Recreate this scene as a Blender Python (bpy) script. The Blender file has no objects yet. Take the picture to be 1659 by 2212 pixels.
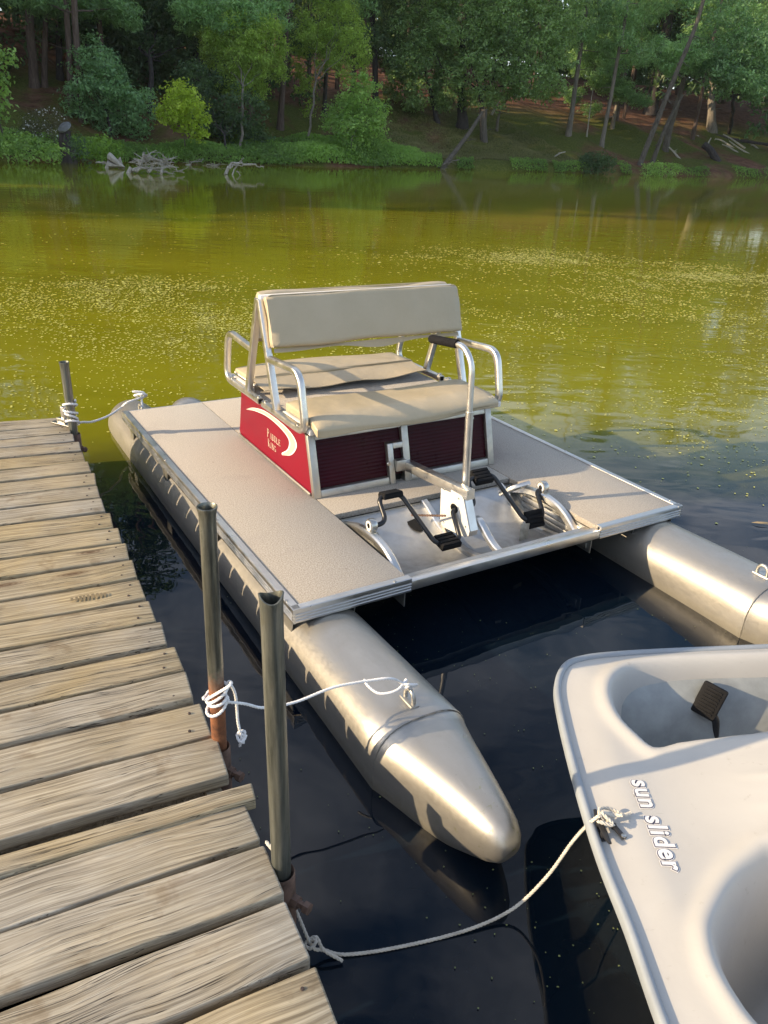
import bpy, bmesh, math, random
import numpy as np
from mathutils import Vector, Matrix, Quaternion
random.seed(7); rng = np.random.default_rng(11)
R_ = math.radians
scene = bpy.context.scene
COL = scene.collection

# ------------------------------------------------------------------ camera, light, exposure
HC = 1.739                                   # camera height above the water
PITCH, ROLL = R_(25.868), R_(2.862)
FPX = 1660.0                                 # focal length, in pixels of a 1659 x 2212 picture
_fw = np.array([0, math.cos(PITCH), -math.sin(PITCH)])
_r0 = np.array([1.0, 0, 0]); _u0 = np.cross(_r0, _fw)
_R = math.cos(ROLL)*_r0 + math.sin(ROLL)*_u0
_U = -math.sin(ROLL)*_r0 + math.cos(ROLL)*_u0
CAM = np.array([0, 0, HC])
cd = bpy.data.cameras.new('camera'); cam = bpy.data.objects.new('camera', cd); COL.objects.link(cam)
cd.sensor_fit = 'VERTICAL'; cd.sensor_height = 24; cd.lens = FPX/2212*24
cd.clip_start = 0.05; cd.clip_end = 800
cam.matrix_world = Matrix(((_R[0], _U[0], -_fw[0], 0), (_R[1], _U[1], -_fw[1], 0), (_R[2], _U[2], -_fw[2], HC), (0, 0, 0, 1)))
scene.camera = cam

SUN_AZ, SUN_EL = R_(253.5), R_(20.5)             # where the sun stands (clockwise from +Y)
w = bpy.data.worlds.new('World'); scene.world = w; w.use_nodes = True
nt = w.node_tree; nt.nodes.clear()
def _n(t, **k):
    n = nt.nodes.new(t)
    for a, b in k.items(): setattr(n, a, b)
    return n
sky = _n('ShaderNodeTexSky', sky_type='NISHITA', sun_disc=False, sun_elevation=SUN_EL, sun_rotation=SUN_AZ,
         air_density=1.0, dust_density=1.2, ozone_density=1.6)
geo = _n('ShaderNodeTexCoord'); sep = _n('ShaderNodeSeparateXYZ')
nt.links.new(geo.outputs['Generated'], sep.inputs[0])
mx = _n('ShaderNodeMath', operation='MAXIMUM'); mx.inputs[1].default_value = 0.08
nt.links.new(sep.outputs['Z'], mx.inputs[0])
dv = _n('ShaderNodeVectorMath', operation='DIVIDE'); nt.links.new(geo.outputs['Generated'], dv.inputs[0])
cmb = _n('ShaderNodeCombineXYZ')
for k in range(3): nt.links.new(mx.outputs[0], cmb.inputs[k])
nt.links.new(cmb.outputs[0], dv.inputs[1])
cn = _n('ShaderNodeTexNoise'); cn.inputs['Scale'].default_value = 1.5; cn.inputs['Detail'].default_value = 7; cn.inputs['Roughness'].default_value = .58; cn.inputs['Distortion'].default_value = .5
nt.links.new(dv.outputs[0], cn.inputs['Vector'])
cr = _n('ShaderNodeMapRange'); cr.inputs['From Min'].default_value = .44; cr.inputs['From Max'].default_value = .70; cr.inputs['To Max'].default_value = .75
nt.links.new(cn.outputs[0], cr.inputs[0])
cmix = _n('ShaderNodeMix', data_type='RGBA'); nt.links.new(cr.outputs[0], cmix.inputs[0])
nt.links.new(sky.outputs[0], cmix.inputs[6]); cmix.inputs[7].default_value = (8.6, 8.7, 9.2, 1)
bg = _n('ShaderNodeBackground'); bg.inputs['Strength'].default_value = 0.15
nt.links.new(cmix.outputs[2], bg.inputs['Color'])
wo = _n('ShaderNodeOutputWorld'); nt.links.new(bg.outputs[0], wo.inputs[0])

sd = bpy.data.lights.new('sun', 'SUN'); sun = bpy.data.objects.new('sun', sd); COL.objects.link(sun)
sd.energy = 5.0; sd.angle = R_(0.53); sd.color = (1.0, 0.77, 0.48)
_d = Vector((-math.sin(SUN_AZ)*math.cos(SUN_EL), -math.cos(SUN_AZ)*math.cos(SUN_EL), -math.sin(SUN_EL)))
sun.rotation_euler = _d.to_track_quat('-Z', 'Y').to_euler(); sun.location = (-20, -5, 15)
vs = scene.view_settings
vs.view_transform = 'Standard'; vs.look = 'None'; vs.gamma = 1.0; vs.exposure = 0.7; vs.use_curve_mapping = False
scene.render.engine = 'CYCLES'
scene.cycles.max_bounces = 6; scene.cycles.caustics_reflective = False; scene.cycles.caustics_refractive = False

# ------------------------------------------------------------------ where a picture point lies in the place
def ray(x, y):
    v = _R*(x-829.5)/FPX + _U*(-(y-1106)/FPX) + _fw
    return v/np.linalg.norm(v)
def at(x, y, z=0.0):
    r = ray(x, y); return Vector(CAM + r*((z-HC)/r[2]))
def at_dist(x, y, d):                          # d = horizontal distance
    r = ray(x, y); return Vector(CAM + r*(d/math.hypot(r[0], r[1])))

# ------------------------------------------------------------------ tagging
def tag(o, label=None, cat=None, group=None, kind=None):
    if label: o['label'] = label
    if cat: o['category'] = cat
    if group: o['group'] = group
    if kind: o['kind'] = kind
    return o
def empty(name, label=None, cat=None, group=None, loc=None, mat=None):
    o = bpy.data.objects.new(name, None); COL.objects.link(o); o.empty_display_size = .1
    if mat is not None: o.matrix_world = mat
    elif loc is not None: o.location = loc
    return tag(o, label, cat, group)

# ------------------------------------------------------------------ geometry helpers
class MB:
    def __init__(s): s.v = []; s.f = []; s.m = []
    def add(s, vf, mi=0):
        v, f = vf; b = len(s.v)
        s.v += [tuple(p) for p in v]; s.f += [tuple(i+b for i in q) for q in f]; s.m += [mi]*len(f)
        return s
    def obj(s, name, mats, parent=None, smooth=True, auto=40):
        me = bpy.data.meshes.new(name); me.from_pydata(s.v, [], s.f); me.update()
        if not isinstance(mats, (list, tuple)): mats = [mats]
        for m in mats: me.materials.append(m)
        if len(mats) > 1: me.polygons.foreach_set('material_index', s.m)
        bm = bmesh.new(); bm.from_mesh(me); bmesh.ops.recalc_face_normals(bm, faces=bm.faces); bm.to_mesh(me); bm.free()
        if smooth:
            me.polygons.foreach_set('use_smooth', [True]*len(me.polygons))
            me.set_sharp_from_angle(angle=R_(auto))
        o = bpy.data.objects.new(name, me); COL.objects.link(o)
        if parent: o.parent = parent
        return o
def one(name, vf, mat, parent=None, **k): return MB().add(vf).obj(name, mat, parent, **k)
def box(x0, x1, y0, y1, z0, z1):
    v = [(x, y, z) for x in (x0, x1) for y in (y0, y1) for z in (z0, z1)]
    return v, [(0, 1, 3, 2), (4, 6, 7, 5), (0, 4, 5, 1), (2, 3, 7, 6), (0, 2, 6, 4), (1, 5, 7, 3)]
def bbox(x0, x1, y0, y1, z0, z1, b=.003):      # box with chamfered edges
    bm = bmesh.new(); bmesh.ops.create_cube(bm, size=1)
    for v in bm.verts: v.co = ((x0+x1)/2+v.co.x*(x1-x0), (y0+y1)/2+v.co.y*(y1-y0), (z0+z1)/2+v.co.z*(z1-z0))
    bmesh.ops.bevel(bm, geom=bm.edges[:], offset=b, segments=2, affect='EDGES', profile=.5)
    bm.verts.ensure_lookup_table(); r = [v.co[:] for v in bm.verts], [[v.index for v in f.verts] for f in bm.faces]; bm.free(); return r
def xform(vf, M): return [tuple(M @ Vector(p)) for p in vf[0]], vf[1]
def prism(poly, axis, a, b):                   # poly in the two other axes, extruded from a to b along axis
    n = len(poly)
    def mk(p, t):
        q = list(p); q.insert(axis, t); return tuple(q)
    v = [mk(p, a) for p in poly]+[mk(p, b) for p in poly]
    return v, [tuple(range(n)), tuple(range(2*n-1, n-1, -1))]+[(i, (i+1) % n, n+(i+1) % n, n+i) for i in range(n)]
def cat(pts, n=6, closed=False):               # Catmull-Rom
    P = [np.array(p, float) for p in pts]; out = []
    m = len(P)
    for i in range(m if closed else m-1):
        p0 = P[(i-1) % m] if closed or i else 2*P[0]-P[1]
        p1, p2 = P[i], P[(i+1) % m]
        p3 = P[(i+2) % m] if closed or i+2 < m else 2*P[-1]-P[-2]
        for k in range(n):
            t = k/n
            out.append(.5*(2*p1+(p2-p0)*t+(2*p0-5*p1+4*p2-p3)*t*t+(3*p1-p0-3*p2+p3)*t**3))
    if not closed: out.append(P[-1])
    return out
def fillet(pts, r, n=5):                       # round the corners of a polyline
    P = [np.array(p, float) for p in pts]; out = [P[0]]
    for i in range(1, len(P)-1):
        a, b, c = P[i-1], P[i], P[i+1]; la, lc = np.linalg.norm(a-b), np.linalg.norm(c-b)
        q = min(r, la*.49, lc*.49); s, e = b+(a-b)/la*q, b+(c-b)/lc*q
        for k in range(n+1):
            t = k/n; out.append((1-t)**2*s+2*t*(1-t)*b+t*t*e)
    out.append(P[-1]); return out
def frames(P, up=(0, 0, 1)):
    P = [np.array(p, float) for p in P]; n = len(P); T = []
    for i in range(n):
        t = P[min(i+1, n-1)]-P[max(i-1, 0)]; T.append(t/(np.linalg.norm(t)+1e-12))
    u = np.array(up, float); u = u-T[0]*(u@T[0])
    if np.linalg.norm(u) < 1e-4: u = np.array([1., 0, 0]); u = u-T[0]*(u@T[0])
    u /= np.linalg.norm(u); out = []
    for i in range(n):
        u = u-T[i]*(u@T[i]); u /= np.linalg.norm(u)+1e-12
        out.append((P[i], T[i], u, np.cross(T[i], u)))
    return out
def sweep(P, prof, up=(0, 0, 1), scale=None, cap=True):
    fr = frames(P, up); m = len(prof); v = []; f = []
    for i, (p, t, u, s) in enumerate(fr):
        k = 1 if scale is None else scale[i]
        for a, b in prof: v.append(tuple(p+s*a*k+u*b*k))
    for i in range(len(fr)-1):
        for j in range(m): f.append((i*m+j, i*m+(j+1) % m, (i+1)*m+(j+1) % m, (i+1)*m+j))
    if cap: f += [tuple(range(m-1, -1, -1)), tuple(range((len(fr)-1)*m, len(fr)*m))]
    return v, f
def circ(r, n=12): return [(r*math.cos(2*math.pi*k/n), r*math.sin(2*math.pi*k/n)) for k in range(n)]
def rrect(a, b, r, n=3):                       # rounded rectangle profile, full sizes a x b
    o = []
    for cx, cy, s in ((a/2-r, b/2-r, 0), (-a/2+r, b/2-r, 90), (-a/2+r, -b/2+r, 180), (a/2-r, -b/2+r, 270)):
        for k in range(n+1):
            t = R_(s+90*k/n); o.append((cx+r*math.cos(t), cy+r*math.sin(t)))
    return o
def tube(P, r, n=12, **k): return sweep(P, circ(r, n), **k)
def lathe(prof, n=20, M=None):                 # prof: (radius, z) list about the z axis
    v = []; f = []; m = len(prof)
    for k in range(n):
        c, s = math.cos(2*math.pi*k/n), math.sin(2*math.pi*k/n)
        for r, z in prof: v.append((r*c, r*s, z))
    for k in range(n):
        for j in range(m-1):
            f.append((k*m+j, ((k+1) % n)*m+j, ((k+1) % n)*m+j+1, k*m+j+1))
    return xform((v, f), M) if M is not None else (v, f)
def rbox(cx, cy, cz, sx, sy, sz, r, n=10, disp=None):   # soft rounded box (cushion)
    bm = bmesh.new(); bmesh.ops.create_cube(bm, size=2)
    bmesh.ops.subdivide_edges(bm, edges=bm.edges[:], cuts=n, use_grid_fill=True)
    v = []
    for q in bm.verts:
        p = np.array(q.co[:])
        # spend samples on the rounding
        h = np.array([sx, sy, sz])/2; rr = np.minimum(r, h*.98)
        p = np.sign(p)*np.abs(p)**.7 if False else p
        w_ = p*h; inner = np.clip(w_, -(h-rr), h-rr); d = w_-inner
        nd = d/rr; L = np.linalg.norm(nd); m_ = np.max(np.abs(nd))
        if L > 1e-9: d = nd/L*m_*rr
        o = inner+d
        if disp: o = np.array(disp(o[0], o[1], o[2], sx, sy, sz))
        v.append((cx+o[0], cy+o[1], cz+o[2]))
    bm.verts.ensure_lookup_table(); f = [[a.index for a in q.verts] for q in bm.faces]; bm.free(); return v, f
def fast(name, V, F, mat, parent=None, smooth=False, attr=None):     # numpy mesh, all faces the same size
    V = np.asarray(V, np.float32); F = np.asarray(F, np.int32)
    me = bpy.data.meshes.new(name); nf, k = F.shape
    me.vertices.add(len(V)); me.vertices.foreach_set('co', V.ravel())
    me.loops.add(nf*k); me.loops.foreach_set('vertex_index', F.ravel())
    me.polygons.add(nf); me.polygons.foreach_set('loop_start', np.arange(0, nf*k, k, dtype=np.int32))
    me.polygons.foreach_set('use_smooth', [smooth]*nf)
    me.update(calc_edges=True); me.materials.append(mat)
    if attr is not None:
        a = me.attributes.new('tint', 'FLOAT', 'POINT'); a.data.foreach_set('value', np.asarray(attr, np.float32))
    o = bpy.data.objects.new(name, me); COL.objects.link(o)
    if parent: o.parent = parent
    return o
def rope_vf(P, r, pitch=None, turns_step=.012, n=6):      # three-strand laid rope
    pitch = pitch or r*7
    P = [np.array(p, float) for p in P]
    L = [0]
    for i in range(1, len(P)): L.append(L[-1]+np.linalg.norm(P[i]-P[i-1]))
    step = pitch/7; m = max(4, int(L[-1]/step)); Q = []
    for k in range(m+1):
        s = L[-1]*k/m; i = min(max(np.searchsorted(L, s)-1, 0), len(P)-2)
        t = (s-L[i])/(L[i+1]-L[i]+1e-12); Q.append(P[i]*(1-t)+P[i+1]*t)
    fr = frames(Q); mb = MB()
    for a in range(3):
        path = []
        for k, (p, t, u, s) in enumerate(fr):
            th = 2*math.pi*(L[-1]*k/m/pitch+a/3); path.append(p+(u*math.cos(th)+s*math.sin(th))*r*.52)
        mb.add(tube(path, r*.55, n))
    return mb.v, mb.f

# ------------------------------------------------------------------ materials
class Mat:
    def __init__(s, name, color=(.5, .5, .5), rough=.5, metal=0.0, spec=None):
        s.m = bpy.data.materials.new(name); s.m.use_nodes = True; s.t = s.m.node_tree
        s.b = s.t.nodes['Principled BSDF']; s.o = s.t.nodes['Material Output']
        s.b.inputs['Base Color'].default_value = (*color, 1); s.b.inputs['Roughness'].default_value = rough
        s.b.inputs['Metallic'].default_value = metal
        if spec is not None: s.b.inputs['Specular IOR Level'].default_value = spec
    def n(s, t, **k):
        q = s.t.nodes.new(t)
        for a, b in k.items(): setattr(q, a, b)
        return q
    def l(s, a, b): s.t.links.new(a, b)
    def coord(s, kind='Object', scale=(1, 1, 1), loc=(0, 0, 0), rnd=0):
        c = s.n('ShaderNodeTexCoord'); m = s.n('ShaderNodeMapping')
        m.inputs['Scale'].default_value = scale; m.inputs['Location'].default_value = loc
        out = c.outputs[kind]
        if rnd:
            oi = s.n('ShaderNodeObjectInfo'); ad = s.n('ShaderNodeVectorMath', operation='MULTIPLY_ADD')
            s.l(oi.outputs['Random'], ad.inputs[0]); ad.inputs[1].default_value = (rnd, rnd*1.7, rnd*.6); s.l(out, ad.inputs[2]); out = ad.outputs[0]
        s.l(out, m.inputs[0]); return m.outputs[0]
    def noise(s, vec, scale=5, detail=4, rough=.55, dist=0):
        q = s.n('ShaderNodeTexNoise'); q.inputs['Scale'].default_value = scale; q.inputs['Detail'].default_value = detail
        q.inputs['Roughness'].default_value = rough; q.inputs['Distortion'].default_value = dist
        s.l(vec, q.inputs['Vector']); return q.outputs[0]
    def voro(s, vec, scale=5, out='Distance', feature='F1'):
        q = s.n('ShaderNodeTexVoronoi', feature=feature); q.inputs['Scale'].default_value = scale; s.l(vec, q.inputs['Vector']); return q.outputs[out]
    def rng(s, x, a, b, c=0, d=1):
        q = s.n('ShaderNodeMapRange'); s.l(x, q.inputs[0])
        for k, v in zip((1, 2, 3, 4), (a, b, c, d)): q.inputs[k].default_value = v
        return q.outputs[0]
    def math(s, op, a, b=None):
        q = s.n('ShaderNodeMath', operation=op)
        for i, x in enumerate((a, b)):
            if x is None: continue
            if isinstance(x, (int, float)): q.inputs[i].default_value = x
            else: s.l(x, q.inputs[i])
        return q.outputs[0]
    def mix(s, f, a, b, mode='MIX'):
        q = s.n('ShaderNodeMix', data_type='RGBA', blend_type=mode)
        if isinstance(f, (int, float)): q.inputs[0].default_value = f
        else: s.l(f, q.inputs[0])
        for i, x in ((6, a), (7, b)):
            if isinstance(x, tuple): q.inputs[i].default_value = (*x[:3], 1)
            else: s.l(x, q.inputs[i])
        return q.outputs[2]
    def ramp(s, x, *stops):
        q = s.n('ShaderNodeValToRGB'); s.l(x, q.inputs[0]); e = q.color_ramp.elements
        while len(e) < len(stops): e.new(.5)
        for k, (p, c) in enumerate(stops): e[k].position = p; e[k].color = (*c, 1)
        return q.outputs[0]
    def col(s, x): s.l(x, s.b.inputs['Base Color']); return s
    def rgh(s, x): s.l(x, s.b.inputs['Roughness']); return s
    def bump(s, x, strength=.3, dist=.01):
        q = s.n('ShaderNodeBump'); q.inputs['Strength'].default_value = strength; q.inputs['Distance'].default_value = dist
        s.l(x, q.inputs['Height']); s.l(q.outputs[0], s.b.inputs['Normal']); return s
    def sep(s, vec):
        q = s.n('ShaderNodeSeparateXYZ'); s.l(vec, q.inputs[0]); return q.outputs

def metal(name, base=(.72, .70, .66), rough=.34, blot=.12, dirt=.25, scale=6):
    m = Mat(name, base, rough, 1.0); v = m.coord()
    a = m.noise(v, scale, 6, .6, .6); b = m.noise(v, scale*9, 4, .6)
    m.col(m.mix(m.rng(a, .45, .75, 0, dirt), base, tuple(c*.45 for c in base)))
    m.rgh(m.math('ADD', m.rng(a, .3, .7, rough-blot, rough+blot), m.rng(b, .3, .7, -.05, .05)))
    m.bump(m.noise(v, scale*1.3, 3), .06, .02); return m.m
M_ALU = metal('aluminium_frame', (.74, .72, .68), .36, .08, .2, 9)
M_ALU_DULL = metal('aluminium_dull', (.50, .49, .46), .48, .1, .35, 7)
def pipe_mat():
    m = Mat('galvanised_pipe', (.3, .3, .27), .5, .75); v = m.coord(scale=(1, 1, .07)); a = m.noise(v, 46, 6, .65, .3); b = m.noise(m.coord(), 24, 5, .65)
    col = m.ramp(a, (.32, (.055, .06, .052)), (.50, (.16, .168, .148)), (.70, (.31, .31, .27)))
    m.col(m.mix(m.rng(b, .56, .70, 0, .6), col, (.16, .155, .125))); m.rgh(m.rng(a, .3, .7, .58, .40)); m.bump(b, .15, .002); return m.m
M_GALV = pipe_mat()
def pontoon_mat():
    m = Mat('pontoon_aluminium', (.6, .57, .52), .40, .78); v = m.coord()
    a = m.noise(m.coord(scale=(2, .8, 2)), 5, 6, .6, .6); b = m.noise(v, 60, 5, .65); c = m.noise(m.coord(scale=(1, .12, 1)), 70, 4, .6)
    col = m.mix(m.rng(a, .38, .7, 0, .6), (.45, .43, .395), (.35, .335, .30))
    col = m.mix(m.rng(b, .60, .72, 0, .30), col, (.40, .37, .31))
    col = m.mix(m.rng(c, .64, .72, 0, .25), col, (.58, .56, .52))
    z = m.sep(v)[2]
    sc_ = m.noise(m.coord(scale=(1, 1, .3)), 55, 4, .7); tide = m.math('MULTIPLY', m.rng(m.math('ADD', z, m.math('ADD', m.math('MULTIPLY', a, .06), m.math('MULTIPLY', sc_, .04))), -.20, -.165, 1, 0), .6)
    col = m.mix(tide, col, (.27, .25, .20))
    spk = m.rng(m.voro(v, 46), .10, .06); col = m.mix(m.math('MULTIPLY', spk, m.rng(c, .5, .6, 0, .6)), col, (.25, .22, .17))
    alg = m.math('MULTIPLY', m.rng(m.noise(v, 34, 5, .7), .60, .68), m.rng(m.sep(v)[1], -.82, -1.0, 0, .7))
    col = m.mix(alg, col, (.24, .26, .07))
    m.col(col); m.rgh(m.math('ADD', m.rng(a, .3, .7, .35, .47), m.math('ADD', m.rng(b, .4, .7, -.02, .06), m.math('MULTIPLY', tide, .25))))
    m.bump(m.math('ADD', m.noise(v, 4, 2), m.math('MULTIPLY', b, .03)), .035, .03); return m.m
M_PONT = pontoon_mat()
def pan_mat():
    m = Mat('pan_aluminium', (.6, .6, .6), .5, .8); v = m.coord(); y = m.sep(v)[1]
    a = m.noise(v, 7, 7, .65, 1.0); b = m.noise(v, 26, 5, .6)
    st = m.math('MULTIPLY', m.rng(y, .42, .15, 0, 1), m.rng(a, .36, .62))
    m.col(m.mix(m.math('MULTIPLY', st, .75), m.mix(m.rng(b, .4, .7, 0, .4), (.52, .53, .53), (.40, .40, .39)), (.24, .19, .13)))
    m.rgh(m.math('ADD', m.rng(b, .3, .7, .42, .55), m.math('MULTIPLY', st, .25))); m.bump(a, .02, .01); return m.m
M_PAN = pan_mat()
def carpet_mat():
    m = Mat('deck_carpet', (.4, .36, .31), .95, 0, .15); v = m.coord()
    a = m.voro(m.coord(scale=(1, 1, .2)), 300); b = m.noise(v, 170, 3, .7); c = m.noise(v, 5, 5, .6)
    col = m.ramp(b, (.28, (.20, .172, .14)), (.5, (.40, .355, .295)), (.72, (.56, .51, .43)))
    col = m.mix(m.rng(c, .35, .7, 0, .4), col, m.mix(.5, col, (.36, .33, .31)))
    m.col(m.mix(m.rng(a, .1, .6, .35, 0), col, (.22, .18, .15)))
    d = m.math('MULTIPLY', m.rng(m.noise(v, 2.3, 6, .65, .7), .52, .72), .38); col = m.mix(d, col, (.20, .175, .15)); sp = m.rng(m.voro(v, 6.5), .035, .02); col = m.mix(m.math('MULTIPLY', sp, .7), col, (.10, .075, .05))
    m.col(m.mix(m.rng(a, .1, .6, .35, 0), col, (.22, .18, .15)))
    m.bump(m.math('ADD', a, b), .32, .003); m.b.inputs['Sheen Weight'].default_value = .25; return m.m
M_CARPET = carpet_mat()
def vinyl_mat():
    m = Mat('tan_vinyl', (.5, .43, .3), .42); v = m.coord()
    a = m.noise(v, 5, 5, .6); b = m.voro(v, 260)
    m.col(m.mix(m.rng(a, .35, .7, 0, 1), (.455, .378, .25), (.50, .42, .29))); m.rgh(m.rng(a, .3, .7, .38, .52))
    m.bump(m.math('ADD', m.math('MULTIPLY', m.noise(v, 7, 3), 1.2), m.math('MULTIPLY', b, .05)), .22, .03); return m.m
M_VINYL = vinyl_mat()
def flat(name, c, r=.5, metal_=0, var=.15, sc=12, bump=.0):
    m = Mat(name, c, r, metal_); v = m.coord(); a = m.noise(v, sc, 5, .6)
    m.col(m.mix(m.rng(a, .3, .7), tuple(x*(1-var) for x in c), tuple(min(1, x*(1+var)) for x in c))); m.rgh(m.rng(a, .3, .7, r*.85, min(1, r*1.15)))
    if bump: m.bump(m.noise(v, sc*4, 3), bump, .004)
    return m.m
M_RED = flat('red_panel_paint', (.185, .004, .017), .38, 0, .12, 5)
M_MAROON = flat('maroon_corrugated_panel', (.030, .0009, .006), .30, 0, .2, 9)
M_CREAM = flat('cream_decal', (.55, .43, .34), .5)
M_WHITE = flat('white_paint', (.78, .77, .75), .45, 0, .05)
M_BLACK = flat('black_coated_steel', (.018, .018, .020), .32, 0, .3)
M_RUBBER = flat('black_rubber', (.012, .012, .013), .8, 0, .4, 60, .3)
M_RUBBER.node_tree.nodes['Principled BSDF'].inputs['Specular IOR Level'].default_value = .15
M_MAROON.node_tree.nodes['Principled BSDF'].inputs['Specular IOR Level'].default_value = .13
M_RED.node_tree.nodes['Principled BSDF'].inputs['Specular IOR Level'].default_value = .2
M_FOAM = flat('dark_foam_grip', (.016, .016, .018), .95, 0, .3, 90, .5)
M_FOAM.node_tree.nodes['Principled BSDF'].inputs['Specular IOR Level'].default_value = .05
M_HOLE = flat('dark_void', (.006, .006, .006), .9)
M_GUARD = flat('white_plastic_guard', (.62, .62, .60), .45, 0, .08, 8)
M_STEEL = metal('zinc_bolt', (.55, .54, .50), .33, .08, .4, 30)
M_ROPE_W = flat('white_nylon_rope', (.80, .80, .80), .7, 0, .08, 60, .2)
M_ROPE_G = flat('weathered_rope', (.56, .53, .47), .85, 0, .2, 40, .3)
M_RUSTY = flat('rusty_collar', (.16, .10, .075), .75, 0, .5, 24, .4)
M_TAGM = flat('stained_tag', (.42, .38, .30), .6, 0, .4, 30)
def wood_mat():
    m = Mat('weathered_plank', (.4, .33, .24), .8, 0, .25)
    v = m.coord(scale=(1, 1, 1), rnd=37); s = m.sep(v)
    # warp the grain a little, then stretch it along the board (local X)
    wn = m.n('ShaderNodeTexNoise'); wn.inputs['Scale'].default_value = 2.2; wn.inputs['Detail'].default_value = 2; m.l(v, wn.inputs['Vector'])
    kn = m.n('ShaderNodeMapping'); kn.inputs['Scale'].default_value = (2.6, 9, 9); m.l(v, kn.inputs[0])
    k = m.n('ShaderNodeTexVoronoi', feature='F1'); k.inputs['Scale'].default_value = 1.0; m.l(kn.outputs[0], k.inputs['Vector'])
    kd = k.outputs['Distance']; knot = m.rng(kd, .07, .20, 1, 0)
    sw = m.rng(kd, .0, .45, .9, 0)
    y2 = m.math('ADD', m.math('ADD', s[1], m.math('MULTIPLY', wn.outputs[0], .055)), m.math('MULTIPLY', sw, .022))
    cb = m.n('ShaderNodeCombineXYZ'); m.l(m.math('MULTIPLY', s[0], .9), cb.inputs[0]); m.l(m.math('MULTIPLY', y2, 40), cb.inputs[1]); m.l(m.math('MULTIPLY', s[2], 40), cb.inputs[2])
    grain = m.noise(cb.outputs[0], 2.6, 8, .68)
    cb2 = m.n('ShaderNodeCombineXYZ'); m.l(m.math('MULTIPLY', s[0], 2.2), cb2.inputs[0]); m.l(m.math('MULTIPLY', y2, 150), cb2.inputs[1]); m.l(m.math('MULTIPLY', s[2], 100), cb2.inputs[2])
    fine = m.noise(cb2.outputs[0], 1.6, 5, .65)
    crack = m.math('MULTIPLY', m.rng(fine, .60, .66), m.rng(m.noise(v, 3.3, 3), .42, .58))
    big = m.noise(v, 2.4, 5, .6, .4)
    oi = m.n('ShaderNodeObjectInfo')
    rings = m.math('MULTIPLY', m.rng(m.math('SINE', m.math('ADD', m.math('MULTIPLY', y2, 330), m.math('MULTIPLY', grain, 9.0))), .45, 1.0), m.rng(m.noise(v, 6, 3), .35, .6))
    cb3 = m.n('ShaderNodeCombineXYZ'); m.l(m.math('MULTIPLY', s[0], .8), cb3.inputs[0]); m.l(m.math('MULTIPLY', y2, 60), cb3.inputs[1]); m.l(m.math('MULTIPLY', s[2], 30), cb3.inputs[2])
    long_ = m.noise(cb3.outputs[0], 1.7, 3, .5); split = m.math('MULTIPLY', m.rng(m.math('ABSOLUTE', m.math('SUBTRACT', long_, .5)), .012, .004), m.rng(m.noise(v, 2.1, 3), .46, .54))
    warm = m.ramp(grain, (.28, (.26, .20, .11)), (.5, (.50, .395, .225)), (.72, (.66, .545, .345)))
    grey = m.ramp(grain, (.28, (.24, .215, .175)), (.5, (.47, .43, .355)), (.72, (.64, .60, .51)))
    f = m.math('ADD', m.rng(big, .35, .65, -.35, .35), m.rng(oi.outputs['Random'], 0, 1, .05, 1.0))
    f.node.use_clamp = True
    col = m.mix(f, warm, grey)
    col = m.mix(m.rng(fine, .35, .62, .55, 0), col, (.10, .078, .05))
    col = m.mix(m.math('MULTIPLY', rings, .33), col, (.12, .092, .06)); col = m.mix(m.math('MULTIPLY', split, .9), col, (.035, .028, .022))
    col = m.mix(m.math('MULTIPLY', crack, .95), col, (.05, .038, .028))
    ring = m.rng(m.math('SINE', m.math('MULTIPLY', kd, 150)), -1, 1, .55, 1.0)
    sel = m.rng(m.sep(k.outputs['Color'])[0], .45, .5)
    col = m.mix(m.math('MULTIPLY', m.math('MULTIPLY', knot, sel), ring), col, (.105, .062, .035))
    st = m.math('MULTIPLY', m.rng(m.noise(v, 9, 4, .6), .60, .68), .4)
    col = m.mix(st, col, (.17, .115, .06))
    m.col(col); m.rgh(m.rng(grain, .3, .7, .88, .68))
    h = m.math('SUBTRACT', m.math('ADD', m.math('MULTIPLY', grain, .6), m.math('MULTIPLY', fine, .5)), m.math('ADD', m.math('MULTIPLY', crack, 1.2), m.math('ADD', m.math('MULTIPLY', split, 1.5), m.math('MULTIPLY', rings, .35))))
    m.bump(h, .55, .006); return m.m
M_WOOD = wood_mat()
def rust_pipe_mat():
    m = Mat('pipe_rusting_near_its_foot', (.4, .4, .37), .45, .8); v = m.coord(); z = m.sep(v)[2]
    a = m.noise(m.coord(scale=(1, 1, .07)), 46, 6, .65); b = m.noise(v, 30, 6, .7)
    r = m.math('MULTIPLY', m.rng(m.math('ADD', z, m.math('MULTIPLY', b, .16)), .31, .25), 1)
    col = m.ramp(a, (.32, (.055, .06, .052)), (.50, (.16, .168, .148)), (.72, (.32, .32, .28)))
    rc = m.ramp(b, (.3, (.06, .025, .014)), (.55, (.20, .075, .03)), (.75, (.33, .14, .06)))
    m.col(m.mix(r, col, rc)); m.rgh(m.rng(r, 0, 1, .4, .85)); m.l(m.rng(r, 0, 1, .85, .0), m.b.inputs['Metallic'])
    m.bump(b, .3, .003); return m.m
M_RUSTPIPE = rust_pipe_mat()
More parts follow.
